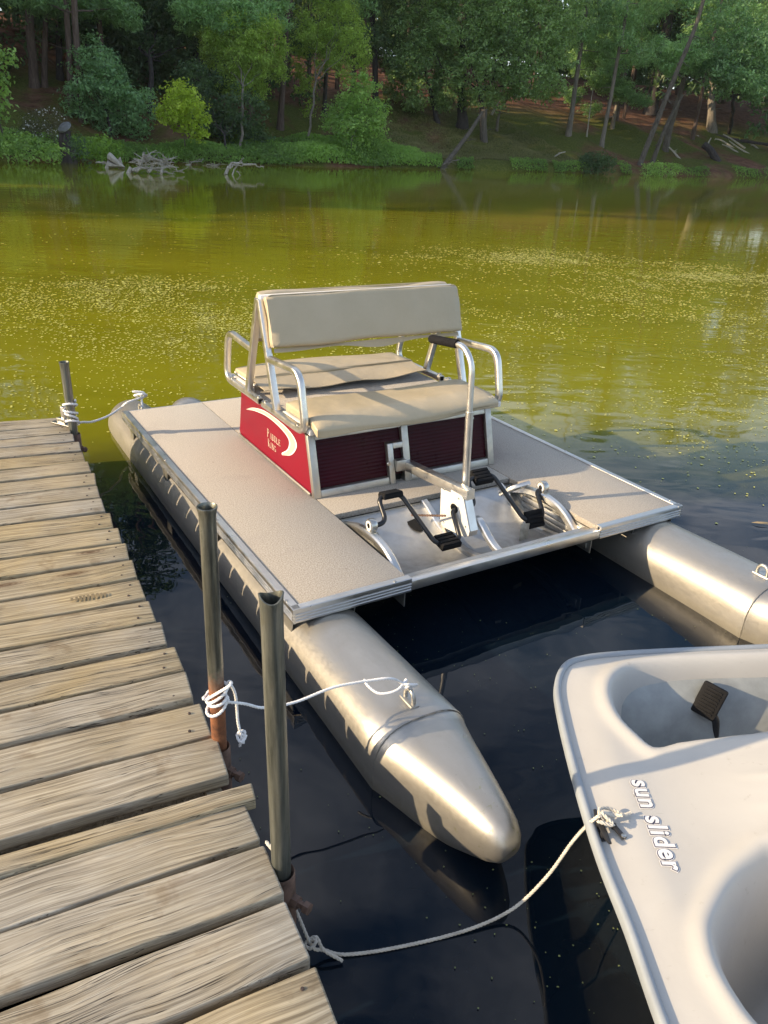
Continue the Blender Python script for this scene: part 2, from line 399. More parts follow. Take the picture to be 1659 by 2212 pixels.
def plastic_mat():
    m = Mat('white_polyethylene', (.74, .73, .73), .5, 0, .25); v = m.coord()
    a = m.noise(v, 4, 6, .6, .5); b = m.noise(v, 30, 5, .65); c = m.noise(m.coord(scale=(1, 6, 1)), 22, 4)
    col = m.mix(m.rng(a, .35, .75, 0, .5), (.50, .485, .455), (.42, .40, .37))
    col = m.mix(m.rng(b, .64, .74, 0, .4), col, (.28, .25, .20))
    m.col(m.mix(m.rng(c, .68, .76, 0, .4), col, (.30, .28, .25))); m.rgh(m.rng(a, .3, .7, .34, .5)); m.bump(m.math('ADD', a, m.math('MULTIPLY', b, .06)), .08, .02); return m.m
M_PLASTIC = plastic_mat()
M_BUMPER = flat('blue_grey_rubber_edge', (.27, .30, .335), .5, 0, .1, 9)
M_NAVY = flat('navy_lettering', (.045, .045, .10), .5)
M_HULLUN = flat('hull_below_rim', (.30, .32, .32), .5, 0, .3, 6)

def water_mat():
    m = Mat('lake_water', (.1, .1, .02), .03, 0); v = m.coord()
    s = m.sep(v)
    # olive algae out on the lake; shade near the dock painted as dark water
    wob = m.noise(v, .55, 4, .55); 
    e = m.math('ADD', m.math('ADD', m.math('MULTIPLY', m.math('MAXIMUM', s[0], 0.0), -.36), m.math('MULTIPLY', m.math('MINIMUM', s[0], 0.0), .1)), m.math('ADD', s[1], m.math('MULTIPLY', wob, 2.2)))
    bloom_shade = m.rng(e, 4.4, 5.9)
    str_ = m.noise(m.coord(scale=(.12, .6, 1)), 1.0, 5, .6)
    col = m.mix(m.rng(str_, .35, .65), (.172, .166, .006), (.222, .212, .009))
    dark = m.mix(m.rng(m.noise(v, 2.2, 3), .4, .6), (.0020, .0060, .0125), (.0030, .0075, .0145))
    m.col(m.mix(bloom_shade, dark, col)); m.b.inputs['IOR'].default_value = 1.33
    m.rgh(m.rng(bloom_shade, 0, 1, .012, .05))
    r1 = m.noise(m.coord(scale=(1, 1.6, 1)), 2.3, 2, .4, .6); r2 = m.noise(m.coord(scale=(.35, 1.0, 1)), 1.5, 3, .5)
    fade = m.rng(s[1], 4, 24, 1, .22)
    h = m.math('ADD', m.math('MULTIPLY', r1, .45), r2)
    q = m.n('ShaderNodeBump'); q.inputs['Distance'].default_value = .028; m.l(m.math('MULTIPLY', m.math('MULTIPLY', fade, .34), m.rng(bloom_shade, 0, 1, .5, 1)), q.inputs['Strength']); m.l(h, q.inputs['Height']); m.l(q.outputs[0], m.b.inputs['Normal'])
    return m.m
M_WATER = water_mat()
def leaf_mat(name, dark, light, trans=.35, rough=.55):
    m = Mat(name, light, rough, 0, .25); m.t.nodes.remove(m.b)
    a = m.n('ShaderNodeAttribute', attribute_name='tint')
    col = m.mix(a.outputs['Fac'], dark, light)
    d = m.n('ShaderNodeBsdfDiffuse'); t = m.n('ShaderNodeBsdfTranslucent'); g = m.n('ShaderNodeBsdfGlossy'); g.inputs['Roughness'].default_value = .45
    m.l(col, d.inputs[0]); tc = m.mix(.55, col, (light[0]*1.6, light[1]*1.45, light[2]*.6)); m.l(tc, t.inputs[0])
    x = m.n('ShaderNodeMixShader'); x.inputs[0].default_value = trans; m.l(d.outputs[0], x.inputs[1]); m.l(t.outputs[0], x.inputs[2])
    y = m.n('ShaderNodeMixShader'); y.inputs[0].default_value = .035; m.l(x.outputs[0], y.inputs[1]); m.l(g.outputs[0], y.inputs[2])
    m.l(y.outputs[0], m.o.inputs[0]); return m.m
L_OAK = leaf_mat('oak_leaves', (0.069, 0.131, 0.055), (0.376, 0.563, 0.225), .48)
L_DARK = leaf_mat('dark_leaves', (0.027, 0.059, 0.031), (0.142, 0.242, 0.102), .48)
L_TEAL = leaf_mat('blue_green_leaves', (0.058, 0.125, 0.068), (0.308, 0.530, 0.252), .48)
L_YEL = leaf_mat('yellow_green_leaves', (0.138, 0.207, 0.022), (0.595, 0.774, 0.102), .48)
L_LOC = leaf_mat('locust_leaves', (0.103, 0.173, 0.036), (0.504, 0.696, 0.161), .48)
L_MID = leaf_mat('mid_green_leaves', (0.076, 0.158, 0.048), (0.422, 0.653, 0.181), .48)
L_PINE = leaf_mat('pine_needles', (0.062, 0.126, 0.058), (0.328, 0.550, 0.237), .48)
L_PINEB = leaf_mat('blue_pine_needles', (0.082, 0.165, 0.085), (0.439, 0.696, 0.319), .48)
L_GRASS = leaf_mat('bank_grass', (0.066, 0.132, 0.020), (0.306, 0.525, 0.087), .48)
L_DRY = leaf_mat('dry_bank_grass', (0.12, 0.12, 0.04), (0.23, 0.215, 0.08), 0.3)
def bark_mat(name, a, b, sc=9):
    m = Mat(name, a, .9, 0, .2); v = m.coord(scale=(1, 1, .16)); x = m.noise(v, sc, 6, .65, .3)
    m.col(m.mix(m.rng(x, .3, .7), a, b)); m.bump(x, .8, .05); return m.m
B_PINE = bark_mat('pine_bark', (.060, .040, .034), (.17, .125, .105))
B_DARK = bark_mat('dark_bark', (.030, .026, .028), (.085, .072, .070))
B_GREY = bark_mat('grey_bark', (.11, .095, .080), (.27, .24, .205))
B_MID = bark_mat('weathered_bark', (.060, .052, .045), (.17, .15, .128))
B_DEAD = bark_mat('bleached_wood', (.27, .245, .205), (.52, .48, .42), 14)
def ground_mat():
    m = Mat('wooded_bank_soil', (.1, .06, .04), .95, 0, .1); v = m.coord(); s = m.sep(v)
    a = m.noise(v, .16, 5, .6, .5); b = m.noise(v, 1.6, 6, .7); c = m.noise(v, 7, 4, .7)
    litter = m.ramp(b, (.3, (.070, .034, .022)), (.5, (.155, .078, .052)), (.7, (.24, .135, .090)))
    grass = m.ramp(c, (.3, (.045, .060, .012)), (.5, (.090, .105, .022)), (.7, (.15, .155, .045)))
    f = m.rng(m.math('ADD', a, m.math('MULTIPLY', b, .25)), .54, .68)
    left = m.rng(s[0], 16, 20, 1, .0)
    f2 = m.math('MULTIPLY', m.math('MAXIMUM', f, m.math('MULTIPLY', m.rng(s[0], 2, 4), m.rng(s[0], 18, 13))), m.rng(s[2], 5.5, 4.0))
    m.col(m.mix(f2, litter, grass)); m.bump(m.math('ADD', b, m.math('MULTIPLY', c, .4)), .9, .12); return m.m
M_GROUND = ground_mat()
M_DUCK = flat('duckweed', (.55, .54, .13), .6, 0, .35, 8)

# ================================================================== the setting
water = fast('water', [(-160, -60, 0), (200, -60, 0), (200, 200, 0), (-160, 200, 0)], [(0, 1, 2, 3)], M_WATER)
tag(water, 'olive green lake water with floating algae flecks', None, None, 'structure')

SH = np.array([(-70, -60), (-52, -25), (-44, 0), (-37, 16), (-30, 28), (-19.4, 40.4), (-16.2, 44.1), (-11.5, 46.3), (-7, 51.3), (-1.1, 56.8), (4.5, 61.3), (12, 65.9), (20.9, 71.3), (34.5, 79.3), (52, 90), (85, 108), (150, 140)], float)
SHP = np.array(cat(SH, 10)); _L = np.concatenate([[0], np.cumsum(np.linalg.norm(np.diff(SHP, axis=0), axis=1))])
_T = np.gradient(SHP, axis=0); 
for _ in range(12): _T[1:-1] = (_T[:-2]+_T[1:-1]*2+_T[2:])/4
_T /= np.linalg.norm(_T, axis=1)[:, None]; _N = np.stack([-_T[:, 1], _T[:, 0]], 1)   # inland
def prof(s):
    return np.interp(s, [-2, -.3, 0, .25, 1, 4, 10, 20, 32, 60, 140], [-.8, -.2, .02, .32, .55, 1.4, 3.2, 6.6, 9.2, 12, 17])
def hnoise(x, y):
    return .25*np.sin(x*.41+1.3)*np.cos(y*.33)+.14*np.sin(x*1.1+y*.7)+.07*np.sin(x*2.3-y*1.9+.5)
def ground(x, y):                              # height of the bank at a point
    d = (SHP[:, 0]-x)**2+(SHP[:, 1]-y)**2; i = int(np.argmin(d)); s = float((np.array([x, y])-SHP[i]) @ _N[i])
    k = np.interp(_L[i], [0, 400], [1, 1]); return float(prof(s)*k+hnoise(x, y)*min(max(s, 0)/3, 1)), s
def base(px, py):                              # where a picture point meets the bank
    r = ray(px, py)
    for d in np.arange(36, 150, .2):
        p = CAM+r*(d/math.hypot(r[0], r[1])); z, s = ground(p[0], p[1])
        if s > -.5 and p[2] <= z: return Vector((p[0], p[1], z))
    p = CAM+r*(90/math.hypot(r[0], r[1])); return Vector((p[0], p[1], ground(p[0], p[1])[0]))
S = np.array([-2, -.6, -.15, 0, .12, .25, .6, 1, 1.8, 2.8, 4, 5.5, 7, 8.5, 10, 12, 14, 16, 18, 20, 23, 26, 29, 32, 38, 46, 60, 80, 110, 140])
tv = []; 
for i in range(len(SHP)):
    for s in S:
        p = SHP[i]+_N[i]*s; tv.append((p[0], p[1], prof(s)+hnoise(p[0], p[1])*min(max(s, 0)/3, 1)))
nS = len(S); tf = [(i*nS+j, (i+1)*nS+j, (i+1)*nS+j+1, i*nS+j+1) for i in range(len(SHP)-1) for j in range(nS-1)]
terr = fast('hillside', tv, [q[::-1] for q in tf], M_GROUND, smooth=True)
tag(terr, 'wooded far bank with red needle litter and grass', None, None, 'structure')

# -------- foliage builders
def leaves(cent, out, size, asp=2.0, droop=.3, jit=1.0):
    """diamond leaves (two triangles as one quad) at cent, facing roughly out"""
    n = len(cent)
    nrm = out+rng.normal(0, .7*jit, (n, 3)); nrm[:, 2] += .55; nrm /= np.linalg.norm(nrm, axis=1)[:, None]+1e-9
    a = rng.normal(0, 1, (n, 3)); a[:, 2] -= droop; a -= nrm*np.sum(a*nrm, 1)[:, None]; a /= np.linalg.norm(a, axis=1)[:, None]+1e-9
    b = np.cross(nrm, a); s = (size*rng.uniform(.6, 1.35, n))[:, None]
    bend = nrm*s*.18
    V = np.stack([cent-a*s*.5, cent+b*s*.5/asp+bend, cent+a*s*.5, cent-b*s*.5/asp+bend], 1).reshape(-1, 3)
    return V
def blob_leaves(blobs, size, dens, asp=2.0, droop=.3, clump=7, spread=1.6, fill=.62):
    """blobs: (centre, (rx, ry, rz)); leaves in small clumps near the shell of each, uneven with gaps"""
    VV = []; TT = []
    for c, r in blobs:
        c = np.array(c); r = np.array(r); area = 4*math.pi*((r[0]*r[1]+r[0]*r[2]+r[1]*r[2])/3)
        nc = max(6, int(area*dens*1.25*asp/clump/(size*size)))
        d = rng.normal(0, 1, (nc, 3)); d /= np.linalg.norm(d, axis=1)[:, None]
        ph = rng.uniform(0, 6.28, 6)
        lump = 1+.20*np.sin(d[:, 0]*4.1+ph[0])*np.sin(d[:, 2]*5.3+ph[1])+.16*np.sin(d[:, 1]*7+ph[2]+d[:, 2]*4)+.08*np.sin(d[:, 0]*13+ph[3])
        rad = lump*(fill+(1-fill)*rng.uniform(0, 1, nc)**.5)
        gap = np.sin(d[:, 0]*5+ph[4])+np.sin(d[:, 1]*6+ph[5])+np.sin(d[:, 2]*7+ph[0]); keep = gap > -1.25
        d, rad = d[keep], rad[keep]; nc = len(d)
        if nc == 0: continue
        cc = c+d*rad[:, None]*r
        ct = rng.uniform(0, 1, nc)
        idx = np.repeat(np.arange(nc), clump)
        pos = cc[idx]+rng.normal(0, size*spread*.5, (len(idx), 3))*np.array([1, 1, .7])
        VV.append(leaves(pos, d[idx], size, asp, droop)); TT.append(np.repeat(np.clip(ct[idx]**1.3*.85+rng.uniform(-.05, .30, len(idx)), 0, 1), 4))
    return np.concatenate(VV), np.concatenate(TT)
def foliage(name, V, T, mat, parent=None):
    return fast(name, V, np.arange(len(V)).reshape(-1, 4), mat, parent, False, T)
def px_blobs(L, d, flat_=1.0, sub=True):
    """crown masses given by where they stand: direction, distance and apparent size"""
    o = []
    for q in L:
        x, y, r = q[:3]; dd = d+(q[3] if len(q) > 3 else rng.uniform(-1.5, 1.5)); p = at_dist(x, y, dd)
        R = r/FPX*dd*1.03
        if R < .6 or not sub: o.append((tuple(p), (R, R, R*flat_))); continue
        o.append((tuple(p), (R*.70, R*.70, R*.68*flat_)))       # a core and lobes round it
        for k in range(7):
            u = rng.normal(0, 1, 3); u /= np.linalg.norm(u); e_ = R*rng.uniform(.22, .46)
            o.append((tuple(np.array(p)+u*np.array([1, 1, flat_])*R*rng.uniform(.68, .98)), (e_, e_, e_*(.75 if flat_ == 1 else .5))))
    return o
def limb(mb, a, b, r0, r1, n=6, wob=.06, k=6):
    a, b = np.array(a, float), np.array(b, float); L = np.linalg.norm(b-a); P = []
    for i in range(k+1):
        t = i/k; P.append(a+(b-a)*t+(rng.normal(0, wob*L*.25, 3)*np.array([1, 1, .3]) if 0 < i < k else 0))
    mb.add(sweep(cat(P, 2), circ(1, n), up=(1, .3, 0), scale=list(np.linspace(r0, r1, len(cat(P, 2))))), 0); return P[-1]
def trunk_mb(b, t, r0, r1, flare=1.5, n=9):
    b, t = np.array(b, float), np.array(t, float); k = 14; P = []; sc = []
    off = rng.normal(0, .05, (k+1, 3))*r0*3
    for i in range(k+1):
        u = (i/k)**1.35; P.append(b+(t-b)*u+off[i]*min(1, u*6)*np.array([1, 1, 0])-np.array([0, 0, .35 if i == 0 else 0]))
        sc.append((r0+(r1-r0)*u)*(1+(flare-1)*math.exp(-u*np.linalg.norm(t-b)/.55)))
    return MB().add(sweep(P, circ(1, n), up=(1, .2, 0), scale=sc))
def dead_twigs(mb, p, n, L, up=.0, r=.03):
    for _ in range(n):
        th = rng.uniform(0, 6.28); d = np.array([math.cos(th), math.sin(th), rng.uniform(-.4, .35)+up]); d /= np.linalg.norm(d)
        q = np.array(p)+d*L*rng.uniform(.5, 1); limb(mb, p, q, r, r*.35, 4, .25, 3)
        if rng.uniform() < .7: m_ = np.array(p)*.4+q*.6; limb(mb, m_, m_+rng.normal(0, L*.28, 3), r*.6, r*.2, 3, .2, 2)
def pine_sprays(x0, z0, z1, Rmax, lean=(0, 0), n=26, top=True):
    """flattened boughs of needles round a trunk"""
    B = []
    for k in range(n):
        u = (k+rng.uniform(0, .8))/n; z = z0+(z1-z0)*u; L = Rmax*(1-.72*u)*rng.uniform(.55, 1.1); th = k*2.4+rng.uniform(-.5, .5)
        c = np.array([x0[0]+lean[0]*u+math.cos(th)*L*.62, x0[1]+lean[1]*u+math.sin(th)*L*.62, z+rng.uniform(-.2, .2)])
        B.append((c, (L*.46, L*.46, .22*L+.16)))
    return B
# ================================================================== trees of the far bank
def tree(name, label, trunk_mb=None, bark=None, crown=None, leaf=None, group=None, cat_='tree', loc=None):
    e = empty(name, label, cat_, group, loc=loc)
    M = None
    def shift(o):
        o.matrix_parent_inverse = Matrix.Translation(-Vector(e.location)) if loc is not None else Matrix()
    if trunk_mb is not None:
        o = trunk_mb.obj('trunk', bark, e); shift(o)
    if crown is not None:
        o = foliage('crown', crown[0], crown[1], leaf, e); shift(o)
    return e
def merge(*a): return np.concatenate([x[0] for x in a]), np.concatenate([x[1] for x in a])

def pine(px, py, qx, qy, r, label, crown=(9, 24, 3.6), leaf=None, bark=None, twigs=0, H=24, name='pine_tree', group=None, size=.34, n=30):
    b = base(px, py); d = math.hypot(b.x, b.y); q = at_dist(qx, qy, d)
    lean = (np.array(q)-np.array(b)); lean = lean/lean[2]; t = np.array(b)+lean*H
    mb = trunk_mb(b, t, r, r*.35)
    for k in range(twigs):
        z = rng.uniform(1.5, 8); p = np.array(b)+lean*z; dead_twigs(mb, p, 1, rng.uniform(.8, 2.2), -.1, .03)
    cr = None
    if crown:
        z0, z1, R = crown; p0 = np.array(b)+lean*z0
        B = pine_sprays(p0, b.z+z0, b.z+z1, R, lean[:2]*(z1-z0), n)
        for c, rr in B[::2]: limb(mb, (np.array(b)+lean*(c[2]-b.z)), c, .05, .02, 4, .1, 3)
        cr = blob_leaves(B, size, 1.0, 4.2, .1, 9, 1.1, .35)
    return tree(name, label, mb, bark or B_PINE, cr, leaf or L_PINE, group, loc=b)

pine(75, 195, 62, 12, .27, 'thick bare pine trunk at the far left, nearest to the picture edge', (7.5, 22, 3.8), L_PINE, B_PINE, 3)
pine(95, 192, 100, 12, .17, 'slimmer straight pine right beside the thick far left pine', (9, 23, 3), L_PINE, B_PINE, 3)
pine(129, 172, 127, 85, .20, 'shaded pine with bare dead twigs behind the left maple', (8, 22, 3.2), L_PINE, B_DARK, 14)
pine(155, 240, 150, 150, .18, 'reddish pine trunk whose foot shows below the left maple crown', (8, 21, 3), L_PINE, B_PINE, 4)
pine(225, 235, 222, 180, .17, 'short visible reddish trunk under the right side of the left maple', (9, 20, 3), L_PINE, B_PINE, 2)
pine(425, 215, 429, 60, .36, 'dark thick trunk standing behind the drooping locust crown', (9, 25, 4), L_PINEB, B_DARK, 5)
pine(605, 277, 622, 15, .21, 'tall straight reddish pine trunk right of the drooping locust crown', (9.5, 25, 3.5), L_PINE, B_PINE, 2)
pine(943, 235, 944, 0, .26, 'straight pine rising behind the top of the big oak', (9, 25, 3.6), L_PINE, B_PINE, 6)
pine(999, 277, 997, 175, .42, 'broad dark trunk beneath the big oak, foot flared on the soil', None, None, B_DARK, 0, 7)
pine(1228, 290, 1242, 190, .22, 'grey pine on the grassy slope, left of two leaning slim pines', (6.2, 22, 3.4), L_PINE, B_GREY, 5)
pine(1299, 317, 1321, 200, .18, 'slim pale pine leaning right, lowest on the grassy slope', (7, 20, 3), L_PINE, B_GREY, 4)
pine(1322, 276, 1338, 200, .17, 'slim pine leaning right just behind the pale leaning one', (6.5, 20, 2.8), L_PINE, B_GREY, 4)
pine(1405, 243, 1427, 130, .62, 'massive dark old pine on the red slope behind the leaning dead trunks', (9, 26, 5), L_PINE, B_DARK, 10)
pine(1537, 282, 1536, 200, .46, 'grey trunk with spreading roots at the top of the red bank', None, None, B_GREY, 6, 9)
pine(1267, 297, 1273, 250, .06, 'thin pale sapling stem between the grey pine and the leaning one', None, None, B_DEAD, 0, 4, 'dead_sapling')
pine(945, 268, 938, 236, .20, 'short crooked dark trunk left of the broad dark trunk under the oak', None, None, B_DARK, 0, 4)
pine(700, 250, 706, 120, .16, 'thin dark pine behind the yellowish feathery tree', (7, 20, 3), L_PINE, B_DARK, 6)
pine(812, 240, 806, 60, .25, 'dark evergreen between the shore bush and the big oak', (3.5, 24, 4.2), L_DARK, B_DARK, 4, n=40)
pine(1345, 232, 1352, 140, .17, 'upright pine behind the leaning slim pines, sunlit boughs at its top', (5, 22, 4.2), L_PINE, B_PINE, 6)
pine(1462, 205, 1470, 110, .2, 'pine at the back of the red slope with bright boughs', (5.5, 24, 4.4), L_PINE, B_PINE, 5)
pine(1590, 215, 1588, 100, .2, 'pine behind the blue green oak at the right edge', (5.5, 24, 4.4), L_PINE, B_PINE, 4)

# -------- broadleaved trees: crown masses on limbs from one foot
def broad(px, py, d, blobs, label, leaf, size=.22, dens=1.0, bark=B_GREY, r=.14, extra=None, name='broadleaf_tree', cat_='tree', droop=.3, asp=1.7, foot=None, fill=.6, clump=7):
    b = base(px, py) if foot is None else foot
    B = px_blobs(blobs, d); mb = MB()
    ctr = np.mean([c for c, _ in B], axis=0); hub = np.array(b)*.35+ctr*.65; hub[:2] = np.array(b)[:2]*.55+ctr[:2]*.45
    limb(mb, np.array(b)-np.array([0, 0, .3]), hub, r, r*.7, 7, .05)
    for c, rr in sorted(B, key=lambda q_: -q_[1][0])[:8]:
        if rr[0] > .5: limb(mb, hub, c, r*.30, r*.08, 5, .12)
    if extra:
        for c, rr in extra: B.append((c, rr))
    V = blob_leaves(B, size, dens, asp, droop, clump, 1.6, fill)
    return tree(name, label, mb, bark, V, leaf, None, cat_, loc=b)
def above(px, py, d, rows):                      # masses above the frame, seen only in the lake's reflection
    o = []
    for dx, z, r in rows:
        p = at_dist(px, py, d); o.append(((p.x+dx, p.y+rng.uniform(-1, 1), z), (r, r, r*.85)))
    return o
broad(240, 300, 52, [(210, 125, 38), (185, 165, 40), (228, 175, 46), (262, 215, 48), (238, 255, 40), (305, 240, 40), (200, 205, 40), (160, 205, 26), (205, 95, 15), (290, 280, 34), (170, 245, 22)],
      'dark blue green maple with a pointed top on the left bank', L_TEAL, .20, .75, B_DARK, .10)
broad(330, 250, 62, [(330, 90, 70), (300, 150, 60), (270, 50, 60), (380, 140, 60), (350, 25, 70), (300, 10, 60), (420, 90, 50), (230, 60, 40)],
      'shadowy dark tree filling the wood behind the left maple', L_DARK, .24, .85, B_DARK, .2, above(330, 0, 62, [(-2, 14, 3.5), (1, 17, 3.5), (-1, 20, 3)]))
broad(400, 330, 47.5, [(392, 210, 30), (375, 235, 30), (408, 245, 30), (358, 245, 20), (425, 268, 22), (436, 293, 13), (395, 262, 22), (345, 240, 10), (380, 190, 13), (415, 205, 12)],
      'bright yellow green bush leaning over the driftwood tangle', L_YEL, .19, .9, B_GREY, .04, name='bush', cat_='bush')
broad(520, 330, 56, [(500, 88, 44), (560, 92, 46), (530, 125, 56), (470, 120, 38), (585, 140, 28), (545, 178, 26), (505, 165, 34), (600, 100, 20), (560, 200, 14), (450, 90, 25), (580, 60, 25)],
      'drooping yellow green locust crown left of the tall reddish pine', L_LOC, .18, .85, B_GREY, .09, above(530, 0, 57, [(0, 12, 2.5)]), droop=.9, asp=2.6)
broad(490, 345, 54, [(470, 205, 55), (525, 232, 50), (500, 285, 48), (455, 290, 42), (548, 300, 30), (420, 175, 36), (440, 245, 40), (520, 330, 24), (470, 325, 26)],
      'dark bluish bush mass beneath the drooping locust crown', L_DARK, .20, .9, B_DARK, .08, name='bush', cat_='bush')
broad(662, 310, 61, [(690, 40, 46), (740, 55, 46), (722, 100, 38), (762, 90, 28), (650, 150, 16), (665, 185, 20), (742, 148, 26), (668, 235, 14), (700, 130, 26), (650, 100, 22), (660, 60, 24), (780, 130, 20)],
      'feathery yellowish tree with a thin dead stem behind the shore bush', L_LOC, .19, .7, B_GREY, .09, above(715, 0, 61, [(-1, 12.5, 3), (1, 15, 2.6)]), droop=.8, asp=2.6)
broad(755, 345, 56.5, [(762, 200, 30), (790, 188, 24), (742, 240, 38), (790, 250, 40), (822, 232, 16), (765, 290, 44), (803, 300, 30), (722, 272, 22), (742, 328, 26), (780, 225, 30), (710, 250, 12), (820, 275, 16), (790, 330, 24)],
      'rounded mid green shore bush left of the big oak, leaves down to the water', L_MID, .19, .8, B_GREY, .06, name='bush', cat_='bush')
broad(1045, 308, 71, [(880, 85, 52), (872, 178, 40), (930, 130, 62), (1000, 62, 70), (1012, 165, 56), (1080, 108, 72), (1150, 60, 66), (1150, 168, 52), (1192, 120, 40), (900, 205, 24), (1090, 190, 36), (940, 60, 50), (860, 130, 34), (1100, 30, 60), (1200, 60, 40), (1040, 210, 28), (960, 195, 30), (890, 225, 14), (1190, 190, 24)],
      'big spreading oak in the middle of the far bank, broad dense crown', L_OAK, .25, 1.05, B_DARK, .26, above(1020, 0, 72, [(-5, 13, 3.4), (0, 15, 4), (4, 14, 3.5), (7, 12, 3), (1, 19, 3.2), (-3, 17, 3)]))
broad(1575, 285, 82, [(1560, 118, 46), (1612, 148, 52), (1580, 178, 38), (1645, 108, 52), (1600, 90, 36), (1650, 190, 24), (1530, 140, 26), (1500, 150, 16), (1620, 195, 18), (1655, 150, 40)],
      'blue green oak at the right edge above the red bank', L_TEAL, .27, .8, B_DARK, .22, above(1600, 0, 82, [(-2, 14, 3.5), (2, 17, 3.5), (0, 21, 3)]))
broad(8, 300, 42, [(2, 160, 16), (0, 245, 14), (10, 190, 8), (-20, 200, 30), (-30, 120, 40)], 'sunlit sprig of a tree cut off by the left picture edge', L_MID, .20, .8, B_GREY, .06)

def bough(d, L, label, leaf, foot, fl=.36, size=.30, top=None, name='pine_tree', bark=B_PINE, dens=1.1):
    b = base(*foot); B = px_blobs(L, d, fl); mb = trunk_mb(b, np.array(b)+np.array([.6, .5, 20]), .2, .08)
    for c, r in B:
        if r[0] > 1: limb(mb, (b.x, b.y, max(b.z+2, c[2]-.6)), c, .06, .02, 4, .08)
    if top: B += pine_sprays((b.x, b.y), top[0], top[1], top[2], (0, 0), 24)
    return tree(name, label, mb, bark, blob_leaves(B, size, dens, 4.4, .1, 9, 1.1, .3), leaf, None, loc=b)
bough(57, [(480, 18, 56), (535, 14, 52), (565, 40, 36), (600, 55, 26), (440, 42, 32), (515, 50, 26), (420, 20, 40), (590, 20, 36), (470, 50, 30), (405, 62, 20)],
      'pale bluish pine boughs hanging above the locust crown', L_PINEB, (540, 285), .42, top=(13, 24, 4))
bough(55, [(240, 18, 44), (262, 38, 32), (205, 30, 30), (285, 52, 18), (90, 8, 46), (170, 10, 36), (120, 20, 26)],
      'hanging pine boughs crossing the top left of the wood', L_PINE, (180, 270), .36, top=(11, 23, 3.6))
bough(80, [(1462, 110, 40), (1490, 128, 34), (1435, 128, 34), (1462, 140, 34), (1490, 90, 26), (1430, 95, 18)],
      'low pale green pine bough hanging in front of the leaning dead trunks', L_PINEB, (1495, 300), .55, top=None)
bough(86, [(1300, 165, 40), (1342, 132, 38), (1362, 208, 40), (1312, 122, 36), (1252, 150, 30), (1282, 235, 24), (1235, 200, 24), (1330, 185, 40), (1270, 110, 40), (1240, 215, 18), (1232, 80, 30)],
      'dark green layered pine in the middle of the right slope', L_PINE, (1330, 262), .4, .32, top=(11, 24, 4))
bough(98, [(1352, 88, 34), (1372, 52, 34), (1330, 28, 40), (1285, 60, 30), (1402, 12, 40), (1310, 55, 26), (1270, 25, 30)],
      'sunlit yellow green pine high on the right slope, left of the long leaning trunk', L_PINE, (1360, 222), .4, .34, top=(13, 25, 4))
bough(97, [(1502, 12, 44), (1552, 40, 42), (1602, 28, 44), (1640, 62, 46), (1545, 70, 26), (1500, 60, 26), (1620, 10, 50), (1560, 8, 44)],
      'sunlit pine boughs along the top right of the wood', L_PINEB, (1560, 222), .4, .34, top=(13, 25, 4))

# -------- dead and leaning trunks
def lean(name, label, pts, d0, r0, r1, bark, twig=0, cat_='dead trunk', group=None, tw=1.4):
    b = base(*pts[0]); d = math.hypot(b.x, b.y); P = [np.array(b)-np.array([0, 0, .15])]+[np.array(at_dist(x, y, d+dd)) for x, y, dd in pts_d(pts[1:], d0)]
    C_ = cat(P, 4); mb = MB().add(sweep(C_, circ(1, 8), up=(1, .2, 0), scale=list(np.linspace(r0, r1, len(C_)))))
    for k in range(twig):
        p = C_[int(rng.integers(len(C_)//4, len(C_)))]; dead_twigs(mb, p, 1, tw*rng.uniform(.5, 1), -.15, .035)
    return tag(mb.obj(name, bark), label, cat_, group)
def pts_d(pts, d0): return [(p[0], p[1], d0*(i+1)/len(pts)) for i, p in enumerate(pts)]
lean('leaning_dead_tree', 'long grey leaning trunk running up out of the picture at the right', [(1380, 358), (1418, 265), (1460, 160), (1505, 50), (1535, -60)], 2, .25, .13, B_MID, 40)
lean('leaning_dead_tree', 'thinner dark leaning trunk parallel and right of the long grey one', [(1408, 352), (1440, 270), (1475, 205)], 1, .22, .10, B_MID, 14)
lean('hollow_trunk', 'upright grey trunk with a knot hole between the leaning ones', [(1437, 326), (1446, 280), (1470, 200), (1490, 120)], .5, .34, .2, B_MID, 14)
lean('leaning_dead_tree', 'pale leaning trunk from the water edge up to the big oak', [(955, 362), (985, 325), (1015, 285), (1042, 242)], 2, .19, .11, B_MID, 5)
lean('dead_stump', 'split grey stump where the pale leaning trunk rests', [(1047, 308), (1044, 270), (1046, 236)], 0, .30, .26, B_MID, 5)
lean('dead_stump', 'slim grey broken stem right of the split stump', [(1073, 286), (1075, 262), (1080, 240)], 0, .14, .10, B_GREY, 2)
lean('dead_limb', 'twisted bare limb rising from the split stump into the oak', [(1062, 246), (1075, 222), (1084, 200), (1088, 170)], 0, .12, .07, B_DEAD, 5)
lean('fallen_log', 'short thick log lying on the red bank at the right', [(1552, 349), (1535, 325), (1520, 312)], .3, .34, .3, B_DARK, 0, 'log')
lean('fallen_log', 'long dark log lying along the top right of the bank', [(1545, 292), (1595, 303), (1660, 312)], .5, .18, .14, B_DARK, 2, 'log')
